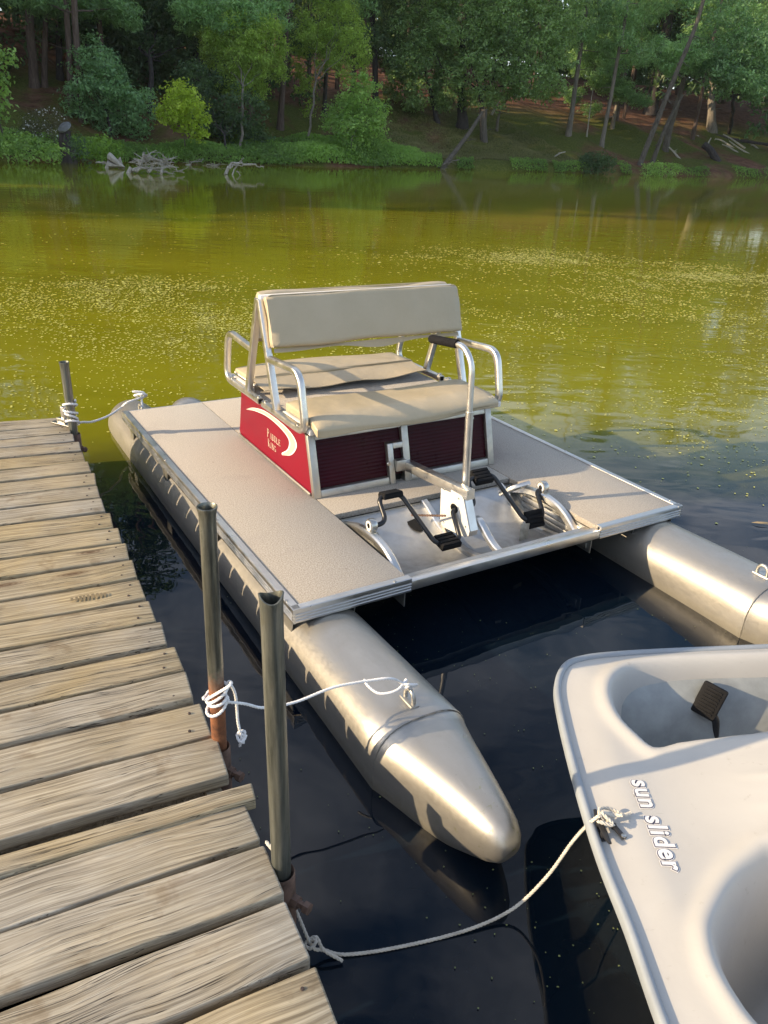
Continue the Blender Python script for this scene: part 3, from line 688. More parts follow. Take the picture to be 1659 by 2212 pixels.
for pts, lb in (([(1535, 335), (1530, 312), (1536, 298)], 'upright curved dead branch beside the thick log'), ([(1592, 322), (1560, 304), (1545, 300)], 'long dead branch running down from the rooted grey trunk'), ([(1630, 336), (1600, 322), (1575, 305)], 'lowest long pale branch of the branch litter at the right'), ([(1610, 318), (1580, 300), (1562, 290)], 'steep pale branch under the long dark log'), ([(1470, 342), (1455, 328), (1445, 318)], 'pale branch lying just right of the hollow trunk foot'), ([(1605, 335), (1575, 318), (1560, 312)], 'dead branch lying over the end of the thick log'),
            ([(1510, 292), (1480, 288), (1465, 284)], 'nearly level dead branch left of the rooted grey trunk'), ([(1645, 325), (1625, 312), (1600, 303)], 'dead branch nearest the right edge of the red slope'), ([(1620, 300), (1590, 308), (1570, 312)], 'dead branch crossing the litter against its slope')):
    lean('fallen_branch', lb, pts, .4, .10, .05, B_DEAD, 2, 'branch', 'dead branches on the red slope', .8)
for pts, lb in (([(1195, 337), (1210, 331), (1222, 328)], 'short pale branch in the grass near the low dark bush'), ([(1165, 324), (1150, 330), (1140, 327)], 'short branch in the grass right of the split stump')):
    lean('fallen_branch', lb, pts, .2, .07, .04, B_DEAD, 1, 'branch', 'dead branches in the grass', .4)

# -------- stump and driftwood along the water
b = at(148, 352); e = empty('broken_stump', 'broken stump at the left shore with a pale slanted top', 'stump', loc=b)
v_, f_ = sweep(cat([(0, 0, -.3), (.02, 0, .5), (-.05, .05, 1.0), (0, .1, 1.45)], 4), circ(.30, 14), scale=[1.5, 1.35, 1.25, 1.1, 1.1, 1, 1, .95, .95, .9, .9, .85, .8]); one('trunk', ([(x*(1+.14*math.sin(5*math.atan2(y, x)+z*2)), y*(1+.12*math.sin(4*math.atan2(y, x))), z) for x, y, z in v_], f_), B_DARK, e)
one('cut_top', lathe([(0, .10), (.22, .08), (.33, .01), (.34, -.06), (.2, -.10)], 14, Matrix.Translation((.02, -.05, 1.58)) @ Matrix.Rotation(R_(38), 4, 'X') @ Matrix.Rotation(R_(-18), 4, 'Y')), flat('weathered_grey_wood', (.17, .175, .18), .7, 0, .4, 4), e)
def tangle(px, py, label, limbs, n, L, bark=B_DEAD, name='driftwood'):
    c = at(px, py); mb = MB()
    for pts, r in limbs:
        P = [np.array(at_dist(x, y, math.hypot(c.x, c.y)+dd)) for x, y, dd in pts]; C_ = cat(P, 4)
        C_ = [p_+rng.normal(0, r*.55, 3) for p_ in C_]; mb.add(sweep(C_, circ(1, 7), up=(.2, 1, 0), scale=[q_*rng.uniform(.8, 1.15)*.8 for q_ in np.linspace(r, r*.35, len(C_))]))
        for k in range(int(n*2.2)): p = C_[int(rng.integers(len(C_)//4, len(C_)))]; dead_twigs(mb, p, 1, L*rng.uniform(.4, 1.1), .15, r*.24)
    return tag(mb.obj(name, bark), label, 'driftwood')
tangle(330, 376, 'sprawling bleached driftwood tangle below the bright bush', [([(276, 374, 0), (300, 355, .4), (312, 342, .4), (308, 332, .5)], .13), ([(300, 352, .2), (322, 345, .5), (345, 350, 1), (368, 358, 1)], .10),
       ([(318, 372, 0), (332, 356, .3), (352, 352, .5), (362, 342, .6)], .09), ([(345, 378, 0), (356, 362, .2), (375, 362, .4), (396, 376, .4)], .07), ([(285, 368, 0), (325, 366, .2), (365, 374, .1)], .08)], 9, .8)
tangle(505, 378, 'forked bleached branch standing alone in the water', [([(486, 377, 0), (492, 362, .2), (515, 354, .3), (545, 356, .5), (562, 362, .6)], .10), ([(492, 365, .1), (505, 358, .2), (528, 358, .2)], .06), ([(500, 382, 0), (506, 366, .2), (520, 347, .3), (526, 342, .3)], .05), ([(512, 370, 0), (522, 381, 0)], .04)], 1, .5)
tangle(250, 364, 'pale rounded root lump beside the driftwood tangle', [([(236, 365, 0), (246, 352, .2), (256, 354, .2), (274, 362, .1)], .26), ([(210, 352, .6), (230, 352, .4), (246, 360, .2)], .06)], 2, .4)
tangle(205, 348, 'low log floating at the left shore', [([(185, 344, .3), (200, 341, .4), (222, 350, .2), (240, 352, .2)], .2)], 1, .4, B_GREY, 'floating_log')
tangle(95, 343, 'thin white branch floating left of the stump', [([(72, 341, .2), (85, 344, .1), (125, 345, 0)], .07)], 0, .3, B_DEAD, 'floating_log')
tangle(420, 357, 'fine dead twigs in the water right of the driftwood tangle', [([(402, 357, 0), (420, 350, .2), (438, 346, .2)], .05), ([(447, 358, 0), (470, 357, .1)], .04)], 5, .7)
tangle(810, 358, 'low bare branch at the waterline below the rounded shore bush', [([(768, 360, 0), (800, 354, .2), (830, 350, .2), (870, 364, 0)], .07), ([(880, 364, 0), (890, 345, .1)], .04)], 1, .4, B_GREY)
tangle(935, 364, 'pale roots at the foot of the leaning trunk', [([(920, 350, .3), (945, 360, .1), (960, 366, 0)], .12), ([(930, 364, 0), (965, 352, .2), (990, 345, .5)], .09)], 6, .7, B_GREY)
tangle(1180, 366, 'small pale root stub at the waterline of the grassy bank', [([(1192, 362, 0), (1202, 357, .1), (1212, 360, 0)], .10)], 4, .4)

# -------- shore bushes, weeds and grass
def sbush(px, py, L, d, label, leaf, size=.16, dens=.9): return broad(px, py, d, L, label, leaf, size, dens, B_DARK, .03, name='shore_bush', cat_='bush')
sbush(1285, 372, [(1265, 348, 18), (1290, 345, 20), (1318, 350, 16), (1300, 358, 18), (1275, 360, 14)], 69.5, 'dark low bush at the waterline of the grassy bank', L_DARK)
sbush(1420, 378, [(1400, 368, 13), (1425, 366, 15), (1450, 368, 12)], 73, 'small green bush at the foot of the leaning grey trunk', L_MID)
sbush(60, 345, [(20, 320, 22), (60, 318, 20), (95, 322, 22), (120, 328, 16), (40, 335, 18)], 41, 'low green shore bush left of the broken stump', L_MID)
sbush(215, 350, [(190, 318, 18), (215, 322, 20), (245, 328, 18), (225, 305, 12)], 44.5, 'yellowish green weeds right of the broken stump', L_GRASS)
sbush(170, 345, [(165, 305, 14), (175, 325, 16)], 43, 'dark leafy sprout against the broken stump', L_DARK)
B = px_blobs([(70, 270, 26), (110, 262, 24), (130, 285, 20), (60, 290, 24), (95, 285, 24)], 46); V = blob_leaves(B, .10, .35, 2, -.2, 5, 2.4)
e = empty('flowering_weeds', 'tall weeds with tiny white flowers on the left bank', 'weeds', loc=base(95, 300))
o = foliage('stems', V[0], V[1], leaf_mat('weed_leaves', (.07, .075, .04), (.16, .165, .10)), e); o.matrix_parent_inverse = Matrix.Translation(-e.location)
V = blob_leaves(B, .085, .008, 1.1, 0, 1, 1); o = foliage('flowers', V[0], V[1], M_WHITE, e); o.matrix_parent_inverse = Matrix.Translation(-e.location)
def strip(name, label, t0, t1, s0, s1, n, size, leaf, hmax, asp=5, clumps=False):
    i = rng.uniform(t0, t1, n); i0 = np.clip(i.astype(int), 0, len(SHP)-2); fr = (i-i0)[:, None]; p = SHP[i0]*(1-fr)+SHP[i0+1]*fr; s = s0+(s1-s0)*rng.uniform(0, 1, n)**1.5
    p = p+_N[i0]*s[:, None]; z = prof(s)+hnoise(p[:, 0], p[:, 1])*np.minimum(np.maximum(s, 0)/3, 1)
    if clumps:
        g_ = np.sin(p[:, 0]*.55+1.2)+np.sin(p[:, 0]*1.45+.4)+.6*np.sin(p[:, 0]*3.1) > -.35; p, s, z, i0 = p[g_], s[g_], z[g_], i0[g_]; n = len(p)
    dens = np.sin(p[:, 0]*.9)+np.sin(p[:, 1]*1.3+1)+np.sin(p[:, 0]*.31+2); h = hmax*(.45+.3*np.clip(dens/2+.5, 0, 1.2))*rng.uniform(.3, 1, n)*np.clip(1.1-s/(s1+.01)*.7, .2, 1)
    c = np.stack([p[:, 0], p[:, 1], z+h], 1); V = leaves(c, np.tile([.3, -.8, .5], (n, 1)), size, asp, -1.4, .6)
    o = foliage(name, V, np.repeat(np.clip(rng.uniform(0, .6, n)+dens*.15+.15, 0, 1), 4), leaf); return tag(o, label, 'grass', None, 'stuff')
ti = lambda x: int(np.argmin(np.abs(SHP[:, 0]-x)))
strip('shore_grass', 'bright green grass and weeds along the left waterline', ti(-21), ti(-8.5), -.1, 2.6, 9000, .30, L_GRASS, .9)
strip('shore_grass', 'lush green bank plants between the tall reddish pine and the water', ti(-8.5), ti(1.5), -.1, 5, 15000, .26, L_GRASS, 1.0, 3)
strip('shore_grass', 'low green plants along the water edge of the middle and right bank', ti(1.5), ti(42), -.15, 1.5, 8000, .22, L_GRASS, .8, 3, True)
strip('slope_grass', 'thin dry grass on the sunny middle slope', ti(1.5), ti(15.5), 1.2, 12, 21000, .22, L_DRY, .16, 7)

# -------- the deep wood behind, and the wooded bank upstream to the left
def wood(name, label, sets, size, cl, leaf):
    VS = []
    for n, smin, smax, xa_, xb_, hmin, hmax, rlo, rhi, sz in sets:
        i = rng.uniform(ti(xa_), ti(xb_), n).astype(int); s = rng.uniform(smin, smax, n); p = SHP[i]+_N[i]*s[:, None]
        z0 = prof(s); cz = z0+hmin+(hmax-hmin)*rng.uniform(0, 1, n)**1.1; r = rng.uniform(rlo, rhi, n); off = (p[:, 0]-34)*(-.259)+(p[:, 1]-91)*.966; ok_ = (np.abs(off) > 6.5) | (p[:, 0] > 44) | (smax < 27)   # a clearing lets the low sun in
        VS.append(blob_leaves([((p[k, 0], p[k, 1], cz[k]), (r[k], r[k], r[k]*.55)) for k in range(n) if ok_[k]], sz, cl, 2.2, .2, 8, 1.3, .4))
    V = merge(*VS); return tag(foliage(name, V[0], V[1], leaf), label, 'wood', None, 'stuff')
wood('deep_woods', 'dense dark wood rising behind the bank trees', [(1150, 17, 60, -26, 26, 2.5, 32, 1.3, 3.2, .66), (420, 17, 60, 26, 75, 2.5, 20, 1.3, 3.2, .66), (240, 3, 20, 36, 80, 3, 26, 1.5, 3.2, .7), (420, 11, 30, -30, 2, .3, 5, 1.0, 2.0, .40), (420, 36, 60, -5, 75, .3, 6, 1.2, 2.4, .6), (600, 60, 85, -40, 80, .5, 16, 2.0, 4.0, .8), (160, 34, 62, 47, 80, .2, 7, 1.4, 2.6, .55)], .6, .42, L_DARK)
wood('upstream_woods', 'tall wood on the upstream bank beyond the left picture edge', [(640, 1.5, 26, -40.5, -21, .8, 25, 1.4, 3.2, .75)], .75, 1.0, L_DARK)
mb = MB()
for k in range(70):
    i = int(rng.integers(ti(-24), ti(55))); s = rng.uniform(14, 50); p = SHP[i]+_N[i]*s; z = float(prof(s)); r = rng.uniform(.10, .26); th = rng.normal(0, .05, 2)
    mb.add(tube([(p[0], p[1], z-.3), (p[0]+th[0]*8, p[1]+th[1]*8, z+9), (p[0]+th[0]*20, p[1]+th[1]*20, z+19)], r, 6))
tag(mb.obj('far_trunks', B_PINE), 'many dim trunks deep in the wood behind the bank trees', 'tree trunks', None, 'stuff')

# -------- duckweed flecks on the lake
n = 520000; X = rng.uniform(-9, 17, n); Y = rng.uniform(3.4, 20, n)
def ell(cx, cy, rx, ry): return np.exp(-(((X-cx)/rx)**2+((Y-cy)/ry)**2)**1.4)
wv = np.clip(.5+.42*np.sin(X*1.3+np.sin(Y*1.7)*1.6)*np.sin(Y*2.3+X*.6)+.30*np.sin(X*3.1-Y*1.4+np.sin(X*.9)*2)+.18*np.sin(X*7+Y*5), 0, 1)**1.6
arc = np.exp(-((Y-(13.4-.055*(X-3)**2*.5+.5*np.sin(X*.8)))/1.1)**2)*(1/(1+np.exp(-(X-.8)*2.2)))*.8
den = np.clip(ell(-2.8, 8.3, 3.8, 1.6)*1.1+arc*1.0+ell(6, 9.2, 3.6, 3.4)*.8+ell(-1.6, 5.6, 2.2, 1.6)*.30+ell(2.6, 5.8, 2, 1.4)*.35+.012, 0, 1)*(.12+.88*wv)
k = rng.uniform(0, 1, n) < den*np.where(Y < 3.9+.0*X, .2, 1); X, Y = X[k], Y[k]; n = len(X)
# fine sparse bits near the dock too
sz = rng.uniform(.004, .0135, n)*np.clip(Y/8, .7, 1.5)*np.where(rng.uniform(0, 1, n) < .12, 1.5, 1)
def flecks(name, label, X, Y, sz, mat):
    n = len(X); a = rng.uniform(0, 6.28, n); V = []
    for q in range(5): V.append(np.stack([X+sz*np.cos(a+q*1.2566)*rng.uniform(.5, 1.4, n), Y+sz*np.sin(a+q*1.2566)*rng.uniform(.5, 1.4, n), np.full(n, .004)], 1))
    tag(fast(name, np.stack(V, 1).reshape(-1, 3), np.arange(n*5).reshape(-1, 5), mat), label, 'duckweed', None, 'stuff')
flecks('duckweed', 'bright yellow green duckweed flecks drifting in bands on the lake', X, Y, sz, M_DUCK)
n = 2600; x2 = rng.uniform(-.7, 2.4, n); y2 = rng.uniform(.7, 4.2, n); kk = np.sin(x2*4.1+np.sin(y2*3)*2)+np.sin(y2*5.3+x2*2) > rng.uniform(-1, 1.6, n); x2, y2 = x2[kk], y2[kk]
flecks('algae_bits', 'fine dull green algae bits on the dark water by the dock', x2, y2, rng.uniform(.001, .0032, len(x2)), flat('dull_algae', (.13, .16, .06), .7, 0, .4))
e = at(1645, 1132, 0.006)
tag(one('floating_leaf', ([(e.x-.05, e.y+.012, .006), (e.x-.02, e.y-.006, .012), (e.x+.03, e.y-.012, .010), (e.x+.06, e.y-.03, .006), (e.x+.03, e.y+.006, .016), (e.x-.02, e.y+.012, .014)], [(0, 1, 5), (1, 2, 4, 5), (2, 3, 4)]), flat('dry_leaf', (.30, .23, .13), .7)), 'dry tan leaf floating near the right picture edge', 'leaf')
# ================================================================== dock
ZD = .28
GAPS = np.array([(-1.238, 2.752), (-1.1745, 2.6643), (-1.1276, 2.5894), (-1.0864, 2.5121), (-1.0383, 2.4245), (-.9895, 2.3328), (-.9420, 2.2469), (-.8903, 2.1562), (-.8457, 2.0677), (-.7962, 1.9764), (-.7408, 1.8858), (-.6935, 1.8012), (-.6440, 1.7144), (-.5964, 1.6237), (-.5467, 1.5334), (-.4974, 1.4422),
                 (-.4473, 1.3546), (-.3972, 1.2670), (-.3471, 1.1794), (-.2938, 1.0840), (-.2355, .9881)])*1.459
GAPS2 = np.array([(-.2010, .9474), (-.1591, .8580), (-.1136, .7626), (-.0656, .6660), (-.0190, .5710), (.027, .476), (.073, .381)])*1.459
def plank_mesh(wd, L=1.75, th=.038):
    bm = bmesh.new(); bmesh.ops.create_cube(bm, size=1)
    bmesh.ops.subdivide_edges(bm, edges=[e for e in bm.edges if abs(e.verts[0].co.x-e.verts[1].co.x) > .5], cuts=11)
    for v in bm.verts: v.co = ((v.co.x-.5)*L, v.co.y*wd, (v.co.z-.5)*th)
    be = [e for e in bm.edges if all(abs(abs(v.co.y)-wd/2) < 1e-5 and (abs(v.co.z) < 1e-5 or abs(v.co.z+th) < 1e-5) for v in e.verts) or (all(abs(v.co.x) < 1e-5 for v in e.verts))]
    bmesh.ops.bevel(bm, geom=be, offset=.005, segments=3, affect='EDGES', profile=.5)
    ph = rng.uniform(0, 6.28, 4)
    for v in bm.verts:
        x, y, z = v.co; v.co.y += .0022*math.sin(x*5+ph[0])+.001*math.sin(x*17+ph[1]); v.co.z += .0018*math.sin(x*4+ph[2])-.010*(y/wd)**2*math.sin(ph[3])*.6
        if x > -.02: v.co.x += .0025*math.sin(y*70+ph[3])
    me = bpy.data.meshes.new('plank'); bm.to_mesh(me); bm.free(); me.materials.append(M_WOOD)
    me.polygons.foreach_set('use_smooth', [True]*len(me.polygons)); me.set_sharp_from_angle(angle=R_(50)); return me
nail_me = None
def planks(root, G, az0, az1, ext=0.0):
    global nail_me
    for i in range(len(G)-1):
        a, b = G[i], G[i+1]; c = (a+b)/2; wd = np.linalg.norm(b-a); az = R_(az0+(az1-az0)*i/max(1, len(G)-2)+rng.normal(0, .25))
        dx = np.array([math.sin(az), math.cos(az)]); dy = np.array([-dx[1], dx[0]]); wd = abs((b-a) @ dy)-.0155-rng.uniform(0, .004)
        c = c+dx*(ext+rng.normal(0, .005))
        put_plank(root, c, dx, dy, wd, ZD+rng.normal(0, .0015), rng.normal(0, .006))
def put_plank(root, c, dx, dy, wd, z, tilt=0):
    global nail_me
    o = bpy.data.objects.new('plank', plank_mesh(wd)); COL.objects.link(o); o.parent = root
    o.matrix_world = Matrix(((dx[0], dy[0], 0, c[0]), (dx[1], dy[1], 0, c[1]), (0, 0, 1, z), (0, 0, 0, 1))) @ Matrix.Rotation(tilt, 4, 'X')
    if nail_me is None:
        mb = MB()
        for y in (-.036, .034): mb.add(lathe([(0, .0012), (.0035, .0012), (.0042, .0004), (.0042, -.004)], 8, Matrix.Translation((-.045+y*.2, y, 0))))
        nn = mb.obj('nail_heads', flat('rusty_nail_heads', (.05, .035, .03), .6)); nail_me = nn.data; bpy.data.objects.remove(nn)
    if wd > .09:
        nl = bpy.data.objects.new('nail_heads', nail_me); COL.objects.link(nl); nl.parent = o; nl['kind'] = 'stuff'
    return o
dock1 = empty('dock_section', 'weathered plank dock section reaching out along the moored pedal boat', 'dock')
planks(dock1, GAPS, 66.5, 64.0)
dock2 = empty('dock_section', 'near weathered dock section with the wide split planks at the bottom of the picture', 'dock')
planks(dock2, GAPS2, 63.0, 61.5)
# thin nailer strip that opens the near section, sticking out past its planks
_az = R_(64.2); _dx = np.array([math.sin(_az), math.cos(_az)]); _dy = np.array([-_dx[1], _dx[0]])
put_plank(dock2, np.array(at(548, 1706, ZD+.012)[:2]), _dx, _dy, .052, ZD+.012)
# framing under the planks
def beam(root, a, b, inset, z0, z1, w_=.038, name='stringer'):
    a, b = np.array(a), np.array(b); t = (b-a)/np.linalg.norm(b-a); nn = np.array([t[1], -t[0]])
    if nn[0] < 0: nn = -nn
    p = [a-nn*inset, b-nn*inset, b-nn*(inset+w_), a-nn*(inset+w_)]
    o = one(name, prism([tuple(q) for q in p], 2, z0, z1), M_WOOD, root, smooth=False); return o
beam(dock1, GAPS[0]*1.0, GAPS[-1], .03, .085, ZD-.041); beam(dock1, GAPS[0], GAPS[-1], .8, .085, ZD-.041); beam(dock1, GAPS[0], GAPS[-1], 1.45, .085, ZD-.041)
beam(dock2, GAPS2[0], GAPS2[-1], .03, .085, ZD-.041); beam(dock2, GAPS2[0], GAPS2[-1], .8, .085, ZD-.041)
def header(root, c, az, y):                      # end joist across
    a = np.array([math.sin(az), math.cos(az)]); b = np.array([-a[1], a[0]]); c = np.array(c)+b*y
    p = [c-a*.04+b*.019, c-a*.04-b*.019, c-a*1.5-b*.019, c-a*1.5+b*.019]
    one('end_joist', prism([tuple(q) for q in p], 2, .07, ZD-.044), M_WOOD, root, smooth=False)
header(dock1, GAPS[-1], R_(64), .05); header(dock1, GAPS[0], R_(66), -.03); header(dock2, GAPS2[0], R_(63), -.03)

# the wet print of a shoe sole drying on one plank
M_WET = flat('damp_wood', (.20, .155, .085), .5, 0, .2, 30)
fo = at(192, 1291, ZD); mb = MB(); fz_ = float(fo.z)+.0040; a_ = R_(25); fx = Vector((math.cos(a_), math.sin(a_), 0)); fy_ = Vector((-fx.y, fx.x, 0))
for k in range(9):
    x0 = -.055+.0135*k; hw = .016*math.sqrt(max(.05, 1-((x0)/.072)**2)); sk = .006*math.sin(k*1.3)
    P = [fo+fx*(x0+dx+sk*.3)+fy_*(hw*dy) for dx, dy in ((-.0045, -1), (.0045, -.9), (.0065, 0), (.0045, 1), (-.004, .9), (-.002, 0))]
    mb.add(([(p.x, p.y, fz_) for p in P], [(0, 1, 2, 3, 4, 5)]))
mb.obj('wet_footprint', M_WET, dock1, smooth=False)['kind'] = 'stuff'
# pipe posts in their collars
def post(label, px, py, tx, ty, r, mat, flare=1.25, collar=True, ragged=False):
    b = at(px, py, ZD); 
    rr = ray(tx, ty); s = np.array([[1, -rr[2]], [rr[2], -1]]); d = CAM-np.array(b); h, t_ = np.linalg.solve(s, [d[2], rr @ d]); top = CAM+rr*t_
    ax = np.array(top)-np.array(b); z = Vector(ax).normalized(); L = float(np.linalg.norm(ax))
    M = Matrix.Translation(b) @ Vector((0, 0, 1)).rotation_difference(z).to_matrix().to_4x4()
    e = empty('mooring_post', label, 'post')
    prof_ = [(r, -1.2), (r, 0), (r, L-.05), (r*1.005, L-.025), (r*(1+(flare-1)*.5), L-.010), (r*flare, L-.004), (r*flare*1.0, L), (r*flare*.9, L+.001), (r*.86, L-.008), (r*.84, L-.03), (r*.84, L-.35), (0, L-.35)]
    v, f = lathe(prof_, 22)
    if ragged: v = [(x*(1+.05*math.sin(3*math.atan2(y, x))), y*(1+.04*math.cos(2*math.atan2(y, x))), zz+(.006*math.sin(2*math.atan2(y, x)+1) if zz > L-.02 else 0)) for x, y, zz in v]
    o = one('pipe', ([tuple(Vector(p)+Vector((0, 0, 0))) for p in v], f), mat, e); o.matrix_world = M
    if collar:
        cc = one('collar', lathe([(r*1.02, -.20), (r*1.45, -.20), (r*1.45, -.035), (r*1.36, -.030), (r*1.2, -.035), (r*1.15, -.20)], 20), M_RUSTY, e); cc.matrix_world = M
        out = Vector((.82, -.45, 0)).normalized(); p0 = Vector((0, 0, -.105))+out*r*1.3
        bt = MB(); q = Vector((0, 0, 1)).rotation_difference(out).to_matrix().to_4x4(); T = Matrix.Translation(p0) @ q
        bt.add(lathe([(0, 0), (.016, 0), (.016, .018), (.009, .018), (.009, .034), (.0145, .034), (.0145, .048), (0, .05)], 6, T))
        bo = bt.obj('bolt', M_RUSTY, cc, smooth=False); bo.matrix_world = M
    return e, np.array(b), np.array(top), r
e1p, P1B, P1T, P1R = post('galvanised pipe post with a rusty foot and white rope wrapped round it', 473, 1592, 447, 1094, .0200, M_RUSTPIPE, 1.2)
e2p, P2B, P2T, P2R = post('grey pipe post standing closest to the camera, between dock and pontoon tip', 607, 1862, 585, 1288, .0215, M_GALV, 1.1, True, True)
e3p, P3B, P3T, P3R = post('short grey pipe post at the far end of the dock', 158, 925, 138, 782, .0225, M_GALV, 1.12)

# small galvanised cleat on the far planks
c = at(141, 916, ZD+.001); e = empty('dock_cleat', 'small galvanised bracket screwed to the far dock planks', 'cleat', loc=c)
M_ = Matrix.Rotation(R_(-25), 4, 'Z')
one('base_plate', xform(bbox(-.075, .075, -.03, .03, 0, .008), M_), M_STEEL, e); one('horn', xform(bbox(-.012, .012, -.012, .012, .006, .10, .004), M_), M_STEEL, e)
one('flange', xform(bbox(-.04, .02, -.02, .004, .008, .035, .003), M_), M_STEEL, e)

# ================================================================== pedal boat, built in its own axes: x across, y towards the stern, z up
A0 = at(635.3, 1317.6, .259)
_e2 = Vector((math.sin(R_(58.3)), math.cos(R_(58.3)), 0)); _e1h = Vector((-_e2.y, _e2.x, 0)); _t = R_(.73)
_e1 = _e1h*math.cos(_t)-Vector((0, 0, 1))*math.sin(_t); _e3 = _e2.cross(_e1)
BM = Matrix(((_e2.x, _e1.x, _e3.x, A0.x), (_e2.y, _e1.y, _e3.y, A0.y), (_e2.z, _e1.z, _e3.z, A0.z), (0, 0, 0, 1)))
boat = empty('pedal_boat', 'tan decked pontoon pedal boat with back to back bench seat and red seat box', 'pedal boat', mat=BM)
BI = BM.inverted()
def onp(px, py, ax, val):                      # picture point on a plane of the boat
    o = BI @ Vector(CAM); r = BI.to_3x3() @ Vector(ray(px, py)); return o+r*((val-o[ax])/r[ax])
W_, L_ = 1.97, 2.41
X0, X1, YW = .475, 1.452, .62                  # foot well
def P_(name, vf, mat, par=boat, **k): return one(name, vf, mat, par, **k)
# deck panels
g = .0015
P_('deck_panel', bbox(.012, X0-g, .012, L_, -.028, 0, .003), M_CARPET)
P_('deck_panel', bbox(X1+g, W_-.012, .012, L_, -.028, 0, .003), M_CARPET)
P_('deck_panel', bbox(X0+g, X1-g, YW, 1.3, -.028, 0, .004), M_CARPET)
P_('deck_panel', bbox(X0+g, X1-g, 1.303, L_, -.028, 0, .003), M_CARPET)
# extruded edge trim: flat lip on the deck, ribbed face
def ribbed(a):                                   # profile (out, up)
    pr = [(-.024, .0015), (-.022, .0045), (.004, .0045), (.0075, .002), (.008, -.006)]
    for k in range(3):
        z = -.012-.012*k; pr += [(.0075, z), (.0035, z-.002), (.0035, z-.005), (.0085, z-.0085)]
    return pr+[(.008, -.052), (-.002, -.054), (-.002, -.002)]
def trim(a, b, name='edge_trim'):
    a, b = Vector(a), Vector(b); t = (b-a).normalized(); out = Vector((t.y, -t.x, 0)); pr = ribbed(0); n = len(pr)
    v = [tuple(p+out*q[0]+Vector((0, 0, q[1]))) for p in (a, b) for q in pr]
    f = [tuple(range(n)), tuple(range(2*n-1, n-1, -1))]+[(i, (i+1) % n, n+(i+1) % n, n+i) for i in range(n)]
    return P_(name, (v, f), M_ALU, smooth=False)
trim((0, L_, 0), (0, -.0085, 0)); trim((-.008, 0, 0), (X0+.004, 0, 0)); trim((X1+.004, 0, 0), (W_+.008, 0, 0)); trim((W_, -.0085, 0), (W_, L_, 0))
P_('rear_trim', bbox(-.008, W_+.008, L_+.001, L_+.014, -.054, -.001, .002), M_ALU)
P_('well_lip', bbox(X0+.006, X1+.002, -.006, .030, -.050, -.010, .003), M_ALU)
mb = MB()
for x, y in ((-.001, .06), (-.001, .78), (-.001, 1.55), (-.001, 2.34), (.41, .001), (W_, .06), (W_, .78), (W_, 1.5)):
    mb.add(lathe([(.006, .004), (.006, .0062), (.003, .0078), (0, .0082)], 10, Matrix.Translation((x, y, 0))))
s = mb.obj('trim_screws', M_STEEL, boat); s['kind'] = 'stuff'
# pontoon brackets
for x in (.003, .255, W_-.258, W_-.006):
    for y in (.02, .80, 1.55, 2.22):
        P_('bracket', prism([(y, -.03), (y+.10, -.03), (y+.07, -.135), (y+.02, -.15)], 0, x, x+.004), M_ALU_DULL, smooth=False)
for y in (.03, .8, 1.55, 2.3): P_('cross_member', box(.03, W_-.03, y, y+.05, -.075, -.030), M_ALU_DULL, smooth=False)
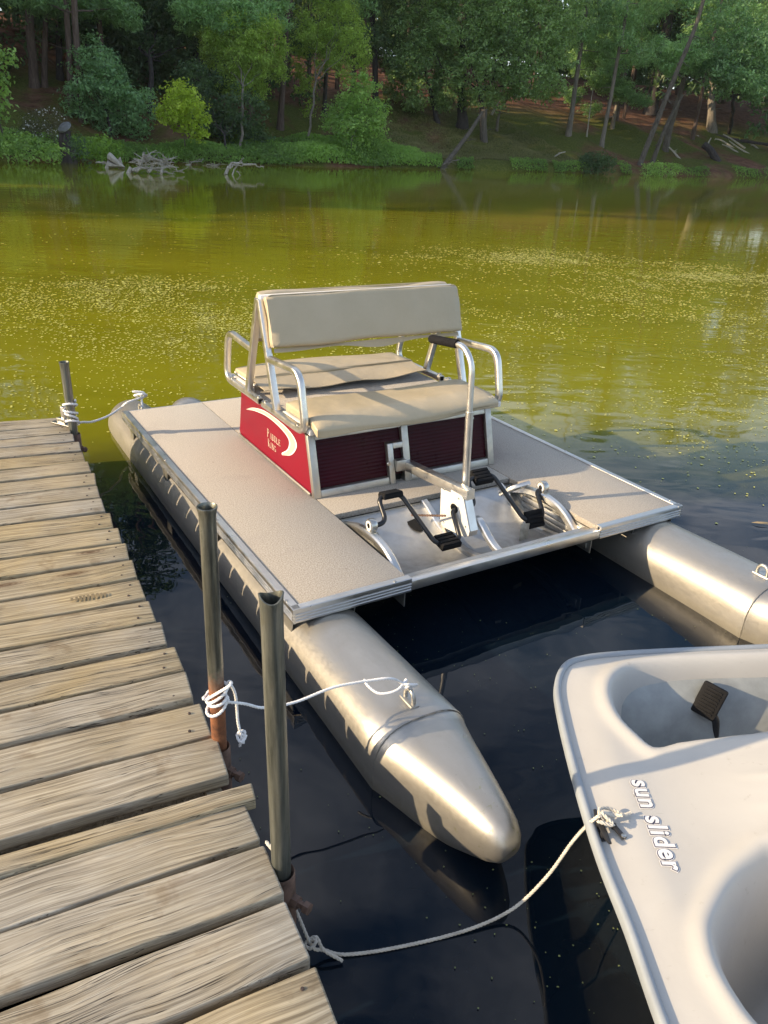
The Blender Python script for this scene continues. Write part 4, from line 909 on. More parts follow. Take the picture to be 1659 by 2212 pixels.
# pontoons
def pontoon(cx, label):
    cz, r = -.222, .166; ys = [2.98, 2.97, 2.93, 2.86, 2.76, 2.62, 2.4, 1.6, .9, .3, 0, -.3, -.5, -.612, -.622, -.66, -.74, -.82, -.90, -.97, -1.02, -1.05, -1.068, -1.074]
    rw = [.02, .07, .115, .145, .16, .166, .166, .166, .166, .166, .166, .166, .166, .166, .163, .150, .128, .108, .090, .074, .060, .046, .029, .005]
    top = [-.19, -.13, -.095, -.07, -.06]+[-.056]*8+[-.056, -.062, -.062, -.062, -.063, -.065, -.069, -.076, -.088, -.112, -.135]
    bot = [-.25, -.31, -.35, -.375, -.385]+[-.388]*8+[-.388, -.382, -.374, -.352, -.324, -.292, -.256, -.228, -.205, -.172, -.140]
    n = 40; v = []; m = len(ys)
    for k in range(m):
        c, h = (top[k]+bot[k])/2, (top[k]-bot[k])/2
        for j in range(n):
            t = 2*math.pi*j/n; ct, st = math.cos(t), math.sin(t); p = 1.0-.30*max(0, min(1, (.3-ys[k])/.7))*max(0, min(1, (ys[k]+1.09)/.25))
            x = math.copysign(abs(ct)**p, ct)*rw[k]; z = math.copysign(abs(st)**p, st)*h
            d = .0016*math.sin(ys[k]*9+t*2)+.001*math.sin(ys[k]*23+t*5)
            v.append((cx-.020*max(0, min(1, (-.62-ys[k])/.45))+x*(1+d*4), ys[k], c+z*(1+d*4)))
    f = [(k*n+j, k*n+(j+1) % n, (k+1)*n+(j+1) % n, (k+1)*n+j) for k in range(m-1) for j in range(n)]+[tuple(range(n)), tuple(range(m*n-1, (m-1)*n-1, -1))]
    o = P_('pontoon', (v, f), M_PONT, auto=50)
    # weld bead and seam
    ring = [np.array([cx+.166*.995*math.copysign(abs(math.cos(t))**.70, math.cos(t)), -.617+.003*math.sin(t*60), -.222+.166*math.copysign(abs(math.sin(t))**.70, math.sin(t))]) for t in np.linspace(0, 2*math.pi, 121)]
    P_('weld_seam', tube(ring, .0020, 6, up=(0, 1, 0), scale=[1+.3*math.sin(k*1.9) for k in range(121)]), M_PONT, o)
    eye = fillet([(cx, -.518, -.06), (cx, -.518, -.030), (cx, -.530, -.014), (cx, -.552, -.014), (cx, -.564, -.030), (cx, -.564, -.06)], .016, 5)
    ey = P_('mooring_eye', tube(eye, .0070, 10, up=(1, 0, 0)), M_ALU_DULL, o)
    P_('eye_weld', rbox(cx, -.541, -.057, .03, .074, .012, .005, 3), M_ALU_DULL, ey)
    P_('stern_eye', tube(fillet([(cx, 2.53, -.06), (cx, 2.53, -.018), (cx, 2.585, -.018), (cx, 2.585, -.06)], .02, 5), .008, 8, up=(1, 0, 0)), M_ALU_DULL, o)
    if label: o['label'] = label
    return o
pontoon(.135, 'left pontoon, nose moored to the post by white rope'); pontoon(W_-.135, 'right pontoon, nose hidden behind the white boat')
# rounded metal float showing behind the deck edge
P_('stern_float', lathe([(0, .155), (.05, .148), (.085, .128), (.112, .095), (.125, .05), (.128, 0), (.128, -.2)], 28, Matrix.Translation((.46, 2.66, -.20)) @ Matrix.Scale(1.0, 4, (0, 1, 0))), M_PONT)
# -------- seat box
BX0, BX1, BY0, BY1, BH = .470, 1.494, .812, 1.755, .283
SLP = .075                                       # the front and back lean inwards
def fy(z): return BY0+SLP*z/BH
def ry(z): return BY1-SLP*.8*z/BH
seat_box = empty('seat_box', parent_dummy := None) if False else None
def side(x0, x1, name):
    pl = [(fy(.006), .006)]; pl += [(ry(.006)-.05, .006), (ry(.006)-.015, .012), (ry(.03), .03)]+[(ry(BH), BH), (fy(BH), BH)]
    return P_(name, prism(pl, 0, x0, x1), M_RED, smooth=False)
sideL = side(BX0, BX0+.006, 'side_panel'); side(BX1-.006, BX1, 'side_panel')
P_('box_back', prism([(ry(.006)-.006, .006), (ry(.006), .006), (ry(BH), BH), (ry(BH)-.006, BH)], 0, BX0+.007, BX1-.007), M_RED, smooth=False)
P_('box_top', bbox(BX0+.002, BX1-.002, fy(BH)+.02, ry(BH)-.02, BH+.001, BH+.016, .003), M_CARPET)
# bottom bead along the left side and the corner posts
P_('base_bead', bbox(BX0-.010, BX0-.001, BY0+.03, BY1-.01, .0005, .016, .003), M_ALU_DULL); P_('base_bead', bbox(BX1+.001, BX1+.010, BY0+.03, BY1-.01, .0005, .016, .003), M_ALU_DULL)
def leanbar(x0, x1, z0, z1, dy=-.012, th=.03, name='box_frame', b=.003):
    v, f = bbox(x0, x1, 0, th, z0, z1, b); return P_(name, ([(x, fy(z)+dy+y, z) for x, y, z in v], f), M_ALU_DULL)
leanbar(BX0-.004, BX0+.032, .0005, BH); leanbar(BX1-.034, BX1+.003, .0005, BH); leanbar(.955, .992, .0005, BH)
leanbar(BX0+.033, .868, .0005, .034, -.010); leanbar(.993, BX1-.035, .0005, .034, -.010); leanbar(BX0+.033, .954, BH-.026, BH, -.010); leanbar(.993, BX1-.035, BH-.026, BH, -.010)
leanbar(.869, .899, .0005, .192, -.016); leanbar(.900, .954, .165, .192, -.016)
leanbar(.900, .954, .0005, .164, .03, .004, 'bracket_void'); bpy.data.objects['bracket_void'].data.materials[0] = M_HOLE
def corr(x0, x1, z0, z1, name):
    nx, nz = 40, 96; v = []
    for i in range(nz+1):
        z = z0+(z1-z0)*i/nz
        for j in range(nx+1):
            x = x0+(x1-x0)*j/nx; v.append((x, fy(z)+.010+.00045*math.sin(z*2*math.pi/.0165)+.0012*math.sin(x*7+z*9), z))
    f = [(i*(nx+1)+j, i*(nx+1)+j+1, (i+1)*(nx+1)+j+1, (i+1)*(nx+1)+j) for i in range(nz) for j in range(nx)]
    return P_(name, (v, f), M_MAROON)
corr(BX0+.033, .954, .035, BH-.027, 'front_panel'); corr(.993, BX1-.035, .035, BH-.027, 'front_panel')
# decal and lettering on the left side panel
xs = BX0-.0012
def side_pts(L): return [(onp(780/1.7361+x*.4167, 1040/1.7361+y*.4167, 0, xs)) for x, y in L]
outer = cat([(196, 684), (235, 676), (290, 690), (345, 726), (400, 772), (440, 818), (460, 862), (455, 895), (430, 922), (385, 922)], 5)
inner = cat([(196, 684), (240, 692), (295, 715), (345, 752), (392, 800), (418, 840), (420, 872), (408, 896), (384, 910), (385, 922)], 5)
def ribbon(A, B, off, mat, name, par):
    a = side_pts(A); b = side_pts(B); v = [(xs-off, p.y, p.z) for p in a]+[(xs-off, p.y, p.z) for p in b]; n = len(a)
    return P_(name, (v, [(i, i+1, n+i+1, n+i) for i in range(n-1)]), mat, par, smooth=False)
A_, B_ = np.array(outer), np.array(inner)
ribbon(A_, B_, 0, M_CREAM, 'swoosh_decal', sideL); ribbon(A_, A_*.84+B_*.16, .0006, M_WHITE, 'decal_edge', sideL); ribbon(A_*.18+B_*.82, B_, .0006, M_WHITE, 'decal_edge', sideL)
SER = {  # serif capitals as strokes in a unit box: thick and thin bars, arcs
 'P': ['s.16', 'bot.16', 'top.16', 'bowl.16 .48 1 .74'], 'D': ['s.16', 'bot.16', 'top.16', 'bowl.16 0 1 .9'],
 'A': ['l.5 1 .88 0 .15', 'l.5 1 .12 0 .06', 'l.25 .36 .75 .36 .06', 'f.12', 'f.88'], 'L': ['s.16', 'bot.16', 'top.16', 'l.1 .035 .8 .035 .07', 'l.78 .0 .78 .25 .06'],
 'E': ['s.16', 'l.05 .035 .8 .035 .07', 'l.05 .965 .78 .965 .07', 'l.16 .52 .6 .52 .06', 'l.79 0 .79 .22 .06', 'l.77 .8 .77 1 .06', 'l.6 .42 .6 .62 .05'],
 'K': ['s.16', 'bot.16', 'top.16', 'l.25 .42 .82 .97 .06', 'l.38 .52 .84 .02 .15', 'f.85', 'g.82'], 'I': ['s.3', 'bot.3', 'top.3'],
 'N': ['l.15 0 .15 1 .06', 'l.15 .97 .82 .03 .15', 'l.82 0 .82 1 .06', 'f.15', 'g.82', 'g.12'], 'G': ['bowlG', 'l.76 .05 .76 .42 .12', 'l.6 .42 .88 .42 .05', 'l.76 .72 .76 .98 .05']}
def glyph(ch):
    V = []; F = []
    def quad(p): b = len(V); V.extend(p); F.append(tuple(range(b, b+len(p))))
    def ln(x0, y0, x1, y1, w_):
        d = np.array([x1-x0, y1-y0]); d /= np.linalg.norm(d); n_ = np.array([-d[1], d[0]])*w_/2
        quad([(x0-n_[0], y0-n_[1]), (x1-n_[0], y1-n_[1]), (x1+n_[0], y1+n_[1]), (x0+n_[0], y0+n_[1])])
    for t in SER[ch]:
        if t == 'bowlG':
            for k in range(14):
                a0, a1 = R_(40+k*22), R_(40+(k+1)*22); a1 = min(a1, R_(335)); th = lambda a: .05+.10*abs(math.cos(a))
                p = [(.48+.38*math.cos(a0), .5+.5*math.sin(a0)), (.48+.38*math.cos(a1), .5+.5*math.sin(a1)), (.48+(.38-th(a1))*math.cos(a1), .5+(.5-th(a1)*.8)*math.sin(a1)), (.48+(.38-th(a0))*math.cos(a0), .5+(.5-th(a0)*.8)*math.sin(a0))]
                if a1 > a0: quad(p)
        elif t.startswith('bot'): x = float(t[3:]); ln(x-.15, .025, x+.17, .025, .05)
        elif t.startswith('top'): x = float(t[3:]); ln(x-.15, .975, x+.17, .975, .05)
        elif t.startswith('bowl'):
            x, lo, hi, ex = [float(q) for q in t[4:].split()]; cy, ry_ = (lo+hi)/2, (hi-lo)/2; cx = x+.25; rx = ex-cx
            ln(x, lo+.03, cx, lo+.03, .055); ln(x, hi-.03, cx, hi-.03, .055)
            for k in range(10):
                a0, a1 = R_(-90+18*k), R_(-72+18*k); th = lambda a: .055+.10*abs(math.cos(a))
                quad([(cx+rx*math.cos(a0), cy+ry_*math.sin(a0)), (cx+rx*math.cos(a1), cy+ry_*math.sin(a1)), (cx+(rx-th(a1))*math.cos(a1), cy+(ry_-th(a1))*math.sin(a1)), (cx+(rx-th(a0))*math.cos(a0), cy+(ry_-th(a0))*math.sin(a0))])
        elif t[0] == 's': x = float(t[1:]); ln(x+.01, 0, x+.01, 1, .15)
        elif t[0] == 'f': x = float(t[1:]); ln(x-.14, .02, x+.14, .02, .045)
        elif t[0] == 'g': x = float(t[1:]); ln(x-.14, .98, x+.14, .98, .045)
        elif t[0] == 'l': ln(*[float(q) for q in t[1:].split()])
    return V, F
def word(txt, o, du, dv, caps, big, name, par, mat):      # o: origin on the panel, du along the line, dv up
    mb = MB(); x = 0
    for i, ch in enumerate(txt):
        h = big if i == 0 else caps; wdt = h*(.80 if ch not in 'I' else .55)
        V, F = glyph(ch); mb.add(([tuple(np.array(o)+np.array(du)*(x+p[0]*wdt)+np.array(dv)*(p[1]*h)+np.array([-.0002*(k % 7), 0, 0])) for k, p in enumerate(V)], F)); x += wdt*(1.02 if ch != 'I' else 1.05)
    o_ = mb.obj(name, mat, par, smooth=False); return o_
q0 = onp(780/1.7361+308*.4167, 1040/1.7361+824*.4167, 0, xs); q1 = onp(780/1.7361+378*.4167, 1040/1.7361+872*.4167, 0, xs)
du = np.array([0, q1.y-q0.y, q1.z-q0.z]); lw = np.linalg.norm(du); du = np.array([0, -1, 0.0]); dv = np.array([0, 0, 1.0])
h0 = (onp(780/1.7361+305*.4167, 1040/1.7361+780*.4167, 0, xs)-q0).length
cw = abs(q1.y-q0.y)/(.8*1.02*(h0/.036*.036)+5*.8*1.02*.001) if False else None
capsz = (abs(q1.y-q0.y)-.8*h0*1.02)/(5*.82)
word('PADDLE', (xs-.0004, q0.y, q0.z), du, dv, capsz, h0, 'lettering', sideL, M_CREAM)
q2 = onp(780/1.7361+312*.4167, 1040/1.7361+874*.4167, 0, xs)
word('KING', (xs-.0004, q2.y, q2.z), du, dv, capsz*.98, h0*.95, 'lettering', sideL, M_CREAM)

# -------- seat frames: rails, arms, crossed back posts
RP = rrect(.034, .032, .010, 3); RPF = rrect(.034, .028, .010, 3)
def rail(P, name, r=.05, prof_=RP, up=(1, 0, 0), mat=M_ALU): return P_(name, sweep(fillet(P, r, 6), prof_, up=up), mat)
ZR = .305; YC = 1.345
for x, xn in ((.445, .484), (1.528, 1.489)):
    for s in (1, -1):                            # s=1 faces the bow
        Y = lambda y: YC-s*(YC-y)
        # one bent tube: low rail, round the front, back along the arm to the post
        P = [(x, Y(1.325), ZR), (x, Y(.845), ZR), (x, Y(.905), .566), (x, Y(1.245), .545)]
        a = rail(P, 'armrest', .075)
        bk = rail([(x, Y(1.165), ZR+.012), (x, Y(1.335), .80)], 'back_post', .01, rrect(.032, .032, .004, 2))
        P_('rail_plug', bbox(x-.011, x+.011, min(Y(1.3245), Y(1.330)), max(Y(1.3245), Y(1.330)), ZR-.011, ZR+.011, .002), M_RUBBER)
        for yy in (1.30, .93): P_('rail_bolt', lathe([(.014, 0), (.014, .003), (.008, .004), (.008, .009), (0, .011)], 10, Matrix.Translation((x, Y(yy), ZR+.0152))), M_STEEL)
        P_('seat_side', bbox(min(x, xn)+.017, max(x, xn)+.004, min(Y(.84), Y(1.14)), max(Y(.84), Y(1.14)), ZR-.012, ZR+.016, .003), M_WHITE)
    P_('post_cap', bbox(x-.017, x+.017, YC-.020, YC-.004 if False else YC+.020, .798, .806, .002), M_RUBBER if False else M_ALU)
for s in (1, -1):
    Y = lambda y: YC-s*(YC-y)
    P_('seat_rail', bbox(.50, 1.47, min(Y(.86), Y(.89)), max(Y(.86), Y(.89)), ZR-.016, ZR+.014, .003), M_ALU)
    P_('seat_board', bbox(.492, 1.480, min(Y(.835), Y(1.12)), max(Y(.835), Y(1.12)), ZR+.017, ZR+.027, .002), M_WHITE)
# cushions
def puff(kx, seed, droop=0):
    r0 = np.random.default_rng(seed).uniform(0, 6.28, 6)
    def d(x, y, z, sx, sy, sz):
        e = (1-(2*abs(x)/sx)**4)*(1-(2*abs(y)/sy)**4); up = max(0., z/(sz/2)+.3)
        z2 = z+up*(.010*e+.003*math.sin(x*6+r0[0])*math.cos(y*9+r0[1])-.006*math.sin(x*3.2+r0[2])**2)
        edge = (2*abs(y)/sy)**6
        z2 -= edge*(.006*math.sin(x*5+r0[3])+.005*math.sin(x*11+r0[4]))*(.4 if z > 0 else 1.3)
        y2 = y+(.004*math.sin(x*7+r0[5])+.003*math.sin(x*15+r0[0]))*(2*abs(y)/sy)**3
        if droop and y < -.18*sy: z2 -= droop*((-y/sy-.18)/.32)**2*(1+.25*math.sin(x*6+r0[1]))
        return x, y2, z2
    return d
cz = ZR+.026+.026
c1 = P_('seat_cushion', rbox(.972, .955, cz-.006, 1.01, .345, .046, .015, 22, puff(1, 3, .034)), M_VINYL)
c2 = P_('seat_cushion', rbox(.972, 1.690, cz-.004, .985, .25, .036, .013, 22, puff(1, 9)), M_VINYL)
def flap(y0, y1, x0, x1, z0, name, par, seed):    # loose hem of vinyl lying towards the middle
    ph = np.random.default_rng(seed).uniform(0, 6.28, 4); v = []; n, m = 44, 7
    for t in range(2):
        for j in range(m+1):
            for i in range(n+1):
                x = x0+(x1-x0)*i/n; u = j/m; y = y0+(y1-y0)*u
                lift = u**2*(.011*max(0, math.sin(x*6.5+ph[0]))*(1 if x > .8 else 1.1)+.006*math.sin(x*15+ph[1])+.006)
                v.append((x+.006*u*math.sin(y*40), y+.004*math.sin(x*9)*u, z0-.036*u+lift-.004*t))
    k = (n+1)*(m+1); f = [(j*(n+1)+i, j*(n+1)+i+1, (j+1)*(n+1)+i+1, (j+1)*(n+1)+i) for j in range(m) for i in range(n)]
    f += [tuple(k+q for q in p[::-1]) for p in f]
    bd = [i for i in range(n+1)]+[j*(n+1)+n for j in range(1, m+1)]+[m*(n+1)+i for i in range(n-1, -1, -1)]+[j*(n+1) for j in range(m-1, 0, -1)]
    f += [(bd[i], bd[(i+1) % len(bd)], k+bd[(i+1) % len(bd)], k+bd[i]) for i in range(len(bd))]
    return P_(name, (v, f), M_VINYL, par)
flap(1.572, 1.415, .485, 1.455, cz+.006, 'cushion_flap', c2, 5)
flap(1.112, 1.165, .50, 1.44, cz-.006, 'cushion_flap', c1, 6)
P_('cushion_seam', tube([(x, 1.578+.002*math.sin(x*9), cz+.012) for x in np.linspace(.5, 1.45, 20)], .004, 6), M_VINYL, c2)
# back pads, one each side of the crossed posts, leaning with them
def backpad(s, seed):
    Y = lambda y: YC-s*(YC-y)
    v, f = rbox(0, 0, 0, 1.075, .042, .236, .014, 22, lambda x, y, z, sx, sy, sz: (x+.004*math.sin(z*30+seed)*(2*abs(x)/sx)**6, y+(-.006*s if y*s < 0 else .0)*(1-(2*z/sz)**2)*(1-(2*x/sx)**2)+.002*math.sin(x*9+seed), z+(2*abs(z)/sz)**6*(.004*math.sin(x*6+seed)+.003*math.sin(x*14+seed*2))))
    tl = math.atan2(.17, .49)*s
    M = Matrix.Translation((.990, Y(1.262), .712)) @ Matrix.Rotation(-tl, 4, 'X')
    o = P_('back_pad', xform((v, f), M), M_VINYL)
    # hem hanging under the pad
    n = 50; vv = []
    for j in range(5):
        for i in range(n+1):
            x = -.525+1.05*i/n; u = j/4
            hgt = .018+.016*max(0, math.sin(x*5.2+seed*1.3))**3+.004*math.sin(x*13+seed)
            vv.append((x, (.012+.008*math.sin(x*8+seed)*u)*s, -.120-hgt*u))
    P_('pad_hem', xform((vv, [(j*(n+1)+i, j*(n+1)+i+1, (j+1)*(n+1)+i+1, (j+1)*(n+1)+i) for j in range(4) for i in range(n)]), M), M_VINYL, o)
    P_('pad_board', xform(bbox(-.545, .545, .032*s if s > 0 else -.046, .046 if s > 0 else -.032, -.10, .128, .003), M), M_WHITE, o)
    rim = [(-.534, -.012*s, -.118), (-.534, -.012*s, .118), (.534, -.012*s, .118), (.534, -.012*s, -.118)]
    P_('piping', xform(tube(fillet(rim, .03, 5), .0035, 6, up=(0, 1, 0)), M), M_VINYL, o)
backpad(1, 1); backpad(-1, 4)

# -------- foot well: pan, walls, arched ribs
PAN = cat([(.618, -.035), (.57, -.055), (.50, -.092), (.42, -.122), (.33, -.134), (.22, -.126), (.12, -.098), (.031, -.058)], 5)
nx = 12; v = []
for y, z in PAN:
    for i in range(nx+1): v.append((X0+.004+(X1-X0-.008)*i/nx, y, z+.002*math.sin(i*1.7+y*14)))
P_('foot_pan', (v, [(j*(nx+1)+i, j*(nx+1)+i+1, (j+1)*(nx+1)+i+1, (j+1)*(nx+1)+i) for j in range(len(PAN)-1) for i in range(nx)]), M_PAN)
for x in (X0-.001, X1-.003): P_('well_wall', box(x, x+.004, .03, YW, -.140, -.029), M_ALU_DULL, smooth=False)
for z in (-.055, -.083, -.111): P_('wall_slat', bbox(X1-.012, X1-.0035, .05, .50, z-.013, z+.013, .003), M_ALU)
P_('well_back', box(X0+.004, X1-.004, YW-.004, YW-.001, -.06, -.029), M_ALU_DULL, smooth=False)
RIBC = cat([(.60, -.030), (.52, .0), (.45, .022), (.38, .032), (.31, .033), (.24, .022), (.18, -.002), (.13, -.035), (.09, -.066), (.070, -.088)], 5)
def rib(x, w_=.034):
    lo = [(y, z-.030) for y, z in RIBC]; v = []; n = len(RIBC)
    for t, ins in ((0, .006), (0, 0), (1, 0), (1, .006)): pass
    pr = [(-w_/2, -.030), (-w_/2, -.006), (-w_/2+.007, 0), (w_/2-.007, 0), (w_/2, -.006), (w_/2, -.030), (w_/2-.004, -.030), (w_/2-.004, -.010), (-w_/2+.004, -.010), (-w_/2+.004, -.030)]
    return P_('arch_rib', sweep([(x, y, z) for y, z in RIBC], pr, up=(0, 0, 1)), M_ALU, auto=35)
def web(x):
    pts = [(y, z-.012) for y, z in RIBC]+[(.065, -.090), (.20, -.125), (.36, -.135), (.56, -.065)]
    P_('rib_web', prism(pts, 0, x-.002, x+.002), M_ALU_DULL, smooth=False)
for x in (.505, 1.428): rib(x)
web(.490)
FR = [(y, z+.018) for y, z in PAN]
LEG = cat([(.330, .004), (.300, .002), (.262, -.022), (.215, -.054), (.165, -.075), (.10, -.082)], 5)
def low_rib(x, C_, nm):
    pr = [(-.017, -.022), (-.017, -.004), (-.012, 0), (.012, 0), (.017, -.004), (.017, -.022)]
    return P_(nm, sweep([(x, y, z) for y, z in C_], pr, up=(0, 0, 1)), M_ALU, auto=35)
low_rib(.945, FR, 'floor_rib'); low_rib(1.392, FR, 'floor_rib'); low_rib(1.030, LEG, 'guard_leg')
P_('bracket_arch', sweep(fillet([(1.335, .53, -.03), (1.345, .46, .028), (1.42, .44, .045)], .03, 4), rrect(.036, .02, .004, 2), up=(0, 1, 0)), M_ALU)
# slot with the drive chain
P_('chain_slot', lathe([(0, .001), (.036, .001), (.038, -.002)], 18, Matrix.Translation((.838, .525, -.0755)) @ Matrix.Rotation(R_(19), 4, 'X') @ Matrix.Scale(1.5, 4, (0, 1, 0))), M_HOLE)
mb = MB()
for k in range(14):
    t = k/13; p = (.835+.085*t, .545-.13*t, -.045+.035*t); mb.add(xform(bbox(-.006, .006, -.0035, .0035, -.005, .005, .0015), Matrix.Translation(p) @ Matrix.Rotation(R_(-55), 4, 'Z') @ Matrix.Rotation(R_(90*(k % 2)), 4, 'X')))
mb.obj('drive_chain', M_RUSTY, boat)
# guard plate and tube to the seat box
GP = [(.505, .095), (.490, .108), (.345, .112), (.330, .100), (.268, -.030), (.272, -.055), (.295, -.072), (.330, -.078), (.470, -.098), (.492, -.085)]
P_('chain_guard', prism(GP, 0, .957, .996), M_ALU, smooth=False)
gd = P_('guard_face', prism([(y*.985+.006, z*.97) for y, z in GP], 0, .952, .9565), M_GUARD, smooth=False)
P_('axle_hole', lathe([(0, 0), (.017, 0), (.020, .001), (.021, -.0015)], 18, Matrix.Translation((.9512, .392, .030)) @ Matrix.Rotation(R_(-90), 4, 'Y') @ Matrix.Scale(1.35, 4, (0, 1, 0)) ), M_HOLE, gd)
for y, z in ((.478, .088), (.365, .088), (.300, -.02), (.462, -.07)): P_('guard_screw', lathe([(0, .002), (.004, .0015), (.005, 0)], 8, Matrix.Translation((.9518, y, z)) @ Matrix.Rotation(R_(-90), 4, 'Y')), M_STEEL, gd)
P_('drive_tube', sweep([(.970, .835, .078), (.976, .345, .118), (.978, .318, .120)], rrect(.046, .046, .004, 2), up=(0, 0, 1)), M_ALU)
P_('tube_pivot', lathe([(0, .004), (.010, .003), (.012, 0)], 10, Matrix.Translation((.868, fy(.1)-.018, .10)) @ Matrix.Rotation(R_(90), 4, 'X')), M_STEEL)
P_('pivot_bracket', bbox(.90, .955, .80, .835, .060, .115, .003), M_ALU_DULL)
# cranks and pedals
def crank(P): return P_('pedal_crank', tube(fillet(P, .035, 6), .0105, 12), M_BLACK)
ck = crank([(.955, .385, .028), (.935, .380, .022), (.915, .290, -.055), (.905, .285, -.060), (.790, .285, -.062), (.700, .452, .128), (.612, .452, .130), (.592, .440, .118), (.590, .372, .048), (.515, .370, .042)])
ck2 = crank([(.990, .375, .035), (1.020, .375, .030), (1.052, .380, .036), (1.058, .445, .120), (1.080, .450, .130), (1.195, .450, .130), (1.285, .290, -.060), (1.385, .285, -.060), (1.398, .310, -.03), (1.402, .365, .038), (1.440, .365, .042)])
def pedal(cx, cy, cz_, lx, ang, ly=.082, lz=.030):
    M = Matrix.Translation((cx, cy, cz_)) @ Matrix.Rotation(R_(ang), 4, 'X'); mb = MB()
    mb.add(xform(bbox(-lx/2, lx/2, -ly/2, ly/2, -lz/2, lz/2-.004, .004), M))
    for k in range(4): y = -ly/2+ly*(k+.5)/4; mb.add(xform(bbox(-lx/2+.004, lx/2-.004, y-.0075, y+.0075, lz/2-.006, lz/2+.001, .002), M)); 
    return mb.obj('pedal', M_RUBBER, boat)
pedal(.655, .452, .130, .095, -12, .055, .026); pedal(.848, .285, -.060, .100, 12); pedal(1.135, .450, .128, .098, 28, .075); pedal(1.338, .287, -.058, .092, 62)
def bearing(x, y, z):
    M = Matrix.Translation((x, y, z)) @ Matrix.Rotation(R_(90), 4, 'Y')
    o = P_('bearing_ring', lathe([(.020, -.014), (.027, -.014), (.029, -.010), (.029, .010), (.027, .014), (.020, .014), (.018, .011), (.011, .011), (.011, -.011), (.018, -.011), (.020, -.014)], 22, M), M_STEEL)
    P_('bearing_race', lathe([(.012, -.0155), (.021, -.0155), (.021, .0155), (.012, .0155)], 18, M), M_WHITE, o)
    P_('bearing_foot', bbox(x-.013, x+.013, y-.050, y+.030, z-.036, z-.026, .002), M_STEEL, o); P_('foot_bolt', lathe([(.009, 0), (.009, .008), (0, .009)], 6, Matrix.Translation((x, y-.038, z-.026))), M_STEEL, o)
bearing(.517, .368, .052); bearing(1.440, .366, .052)
P_('hang_tag', xform(bbox(-.026, .026, -.001, .001, -.10, 0, .0008), Matrix.Translation((1.262, .262, -.055)) @ Matrix.Rotation(R_(8), 4, 'Y') @ Matrix.Rotation(R_(-10), 4, 'X')), M_TAGM)
# steering lever
lv = P_('steering_lever', tube(fillet([(1.030, .425, .06), (1.022, .428, .30), (1.015, .436, .66), (1.015, .50, .722), (1.015, .735, .700)], .10, 8), .0135, 14, up=(1, 0, 0)), M_ALU)
P_('lever_sleeve', tube([(1.030, .425, .02), (1.029, .425, .10), (1.0185, .430, .455)], .0172, 14, up=(1, 0, 0)), M_ALU, lv)
P_('sleeve_bolt', lathe([(0, .006), (.006, .005), (.006, 0)], 8, Matrix.Translation((1.034, .428, .425)) @ Matrix.Rotation(R_(90), 4, 'Y')), M_STEEL, lv)
P_('foam_grip', tube([(1.015, .548, .7195), (1.015, .56, .7185), (1.015, .74, .7005), (1.015, .752, .6995)], .0195, 16, up=(1, 0, 0), scale=[.86, 1, 1, .8]), M_FOAM, lv)
# ================================================================== white moulded pedal boat at the right
ZS = .35
def q(x, y, z=ZS): p = at(x, y, z); return (p.x, p.y)
edge = [q(1440, 2235), q(1360, 2010), q(1297, 1850), q(1247, 1690), q(1213, 1555), q(1204, 1485)]
far = [q(1222, 1442), q(1262, 1426), q(1330, 1418), q(1450, 1411), q(1659, 1402)]
e0 = np.array(edge[0]); fz = np.array(far[-1]); fd = fz-np.array(far[-2]); fd /= np.linalg.norm(fd)
outline = cat([tuple(e0+np.array([.09, -.55])), tuple(e0+np.array([.03, -.25]))]+edge+far+[tuple(fz+fd*.5), tuple(fz+fd*.9)], 8)
outline = [np.array(p) for p in outline]
cl = outline+[outline[-1]+np.array([.5, -1.0]), outline[-1]+np.array([.2, -2.2]), outline[0]+np.array([.6, -.25])]
CLP = np.array(cl)
w1 = cat([q(1412, 1630), q(1372, 1600), q(1335, 1560), q(1316, 1515), q(1322, 1478), q(1350, 1452), q(1400, 1440), q(1500, 1432), q(1659, 1426), tuple(np.array(q(1659, 1426))+fd*.45), tuple(np.array(q(1659, 1615))+fd*.4), q(1659, 1616), q(1560, 1619), q(1470, 1622)], 6, True)
w2 = cat([q(1735, 1840), q(1659, 1850), q(1620, 1872), q(1585, 1902), q(1556, 1945), q(1532, 2000), q(1530, 2040), q(1545, 2100), q(1590, 2180), q(1640, 2240), q(1720, 2300), q(1900, 2300), q(1900, 1840)], 6, True)
def inside(P, poly):
    x, y = P[:, 0], P[:, 1]; r = np.zeros(len(P), bool); n = len(poly)
    for i in range(n):
        (x0, y0), (x1, y1) = poly[i][:2], poly[(i+1) % n][:2]; c = ((y0 > y) != (y1 > y)) & (x < (x1-x0)*(y-y0)/(y1-y0+1e-12)+x0); r ^= c
    return r
def pdist(P, poly, closed=True):
    poly = np.array([p[:2] for p in poly]); n = len(poly); d = np.full(len(P), 9.); 
    for i in range(n if closed else n-1):
        a, b = poly[i], poly[(i+1) % n]; t = np.clip(((P-a) @ (b-a))/((b-a) @ (b-a)+1e-12), 0, 1); d = np.minimum(d, np.linalg.norm(P-(a+t[:, None]*(b-a)), axis=1))
    return d
def sstep(x, a, b): t = np.clip((x-a)/(b-a), 0, 1); return t*t*(3-2*t)
tip = np.array(q(1412, 1630)); rt = np.array(q(1659, 1640)); c_ax = (rt-tip)/np.linalg.norm(rt-tip); c_n = np.array([c_ax[1], -c_ax[0]])
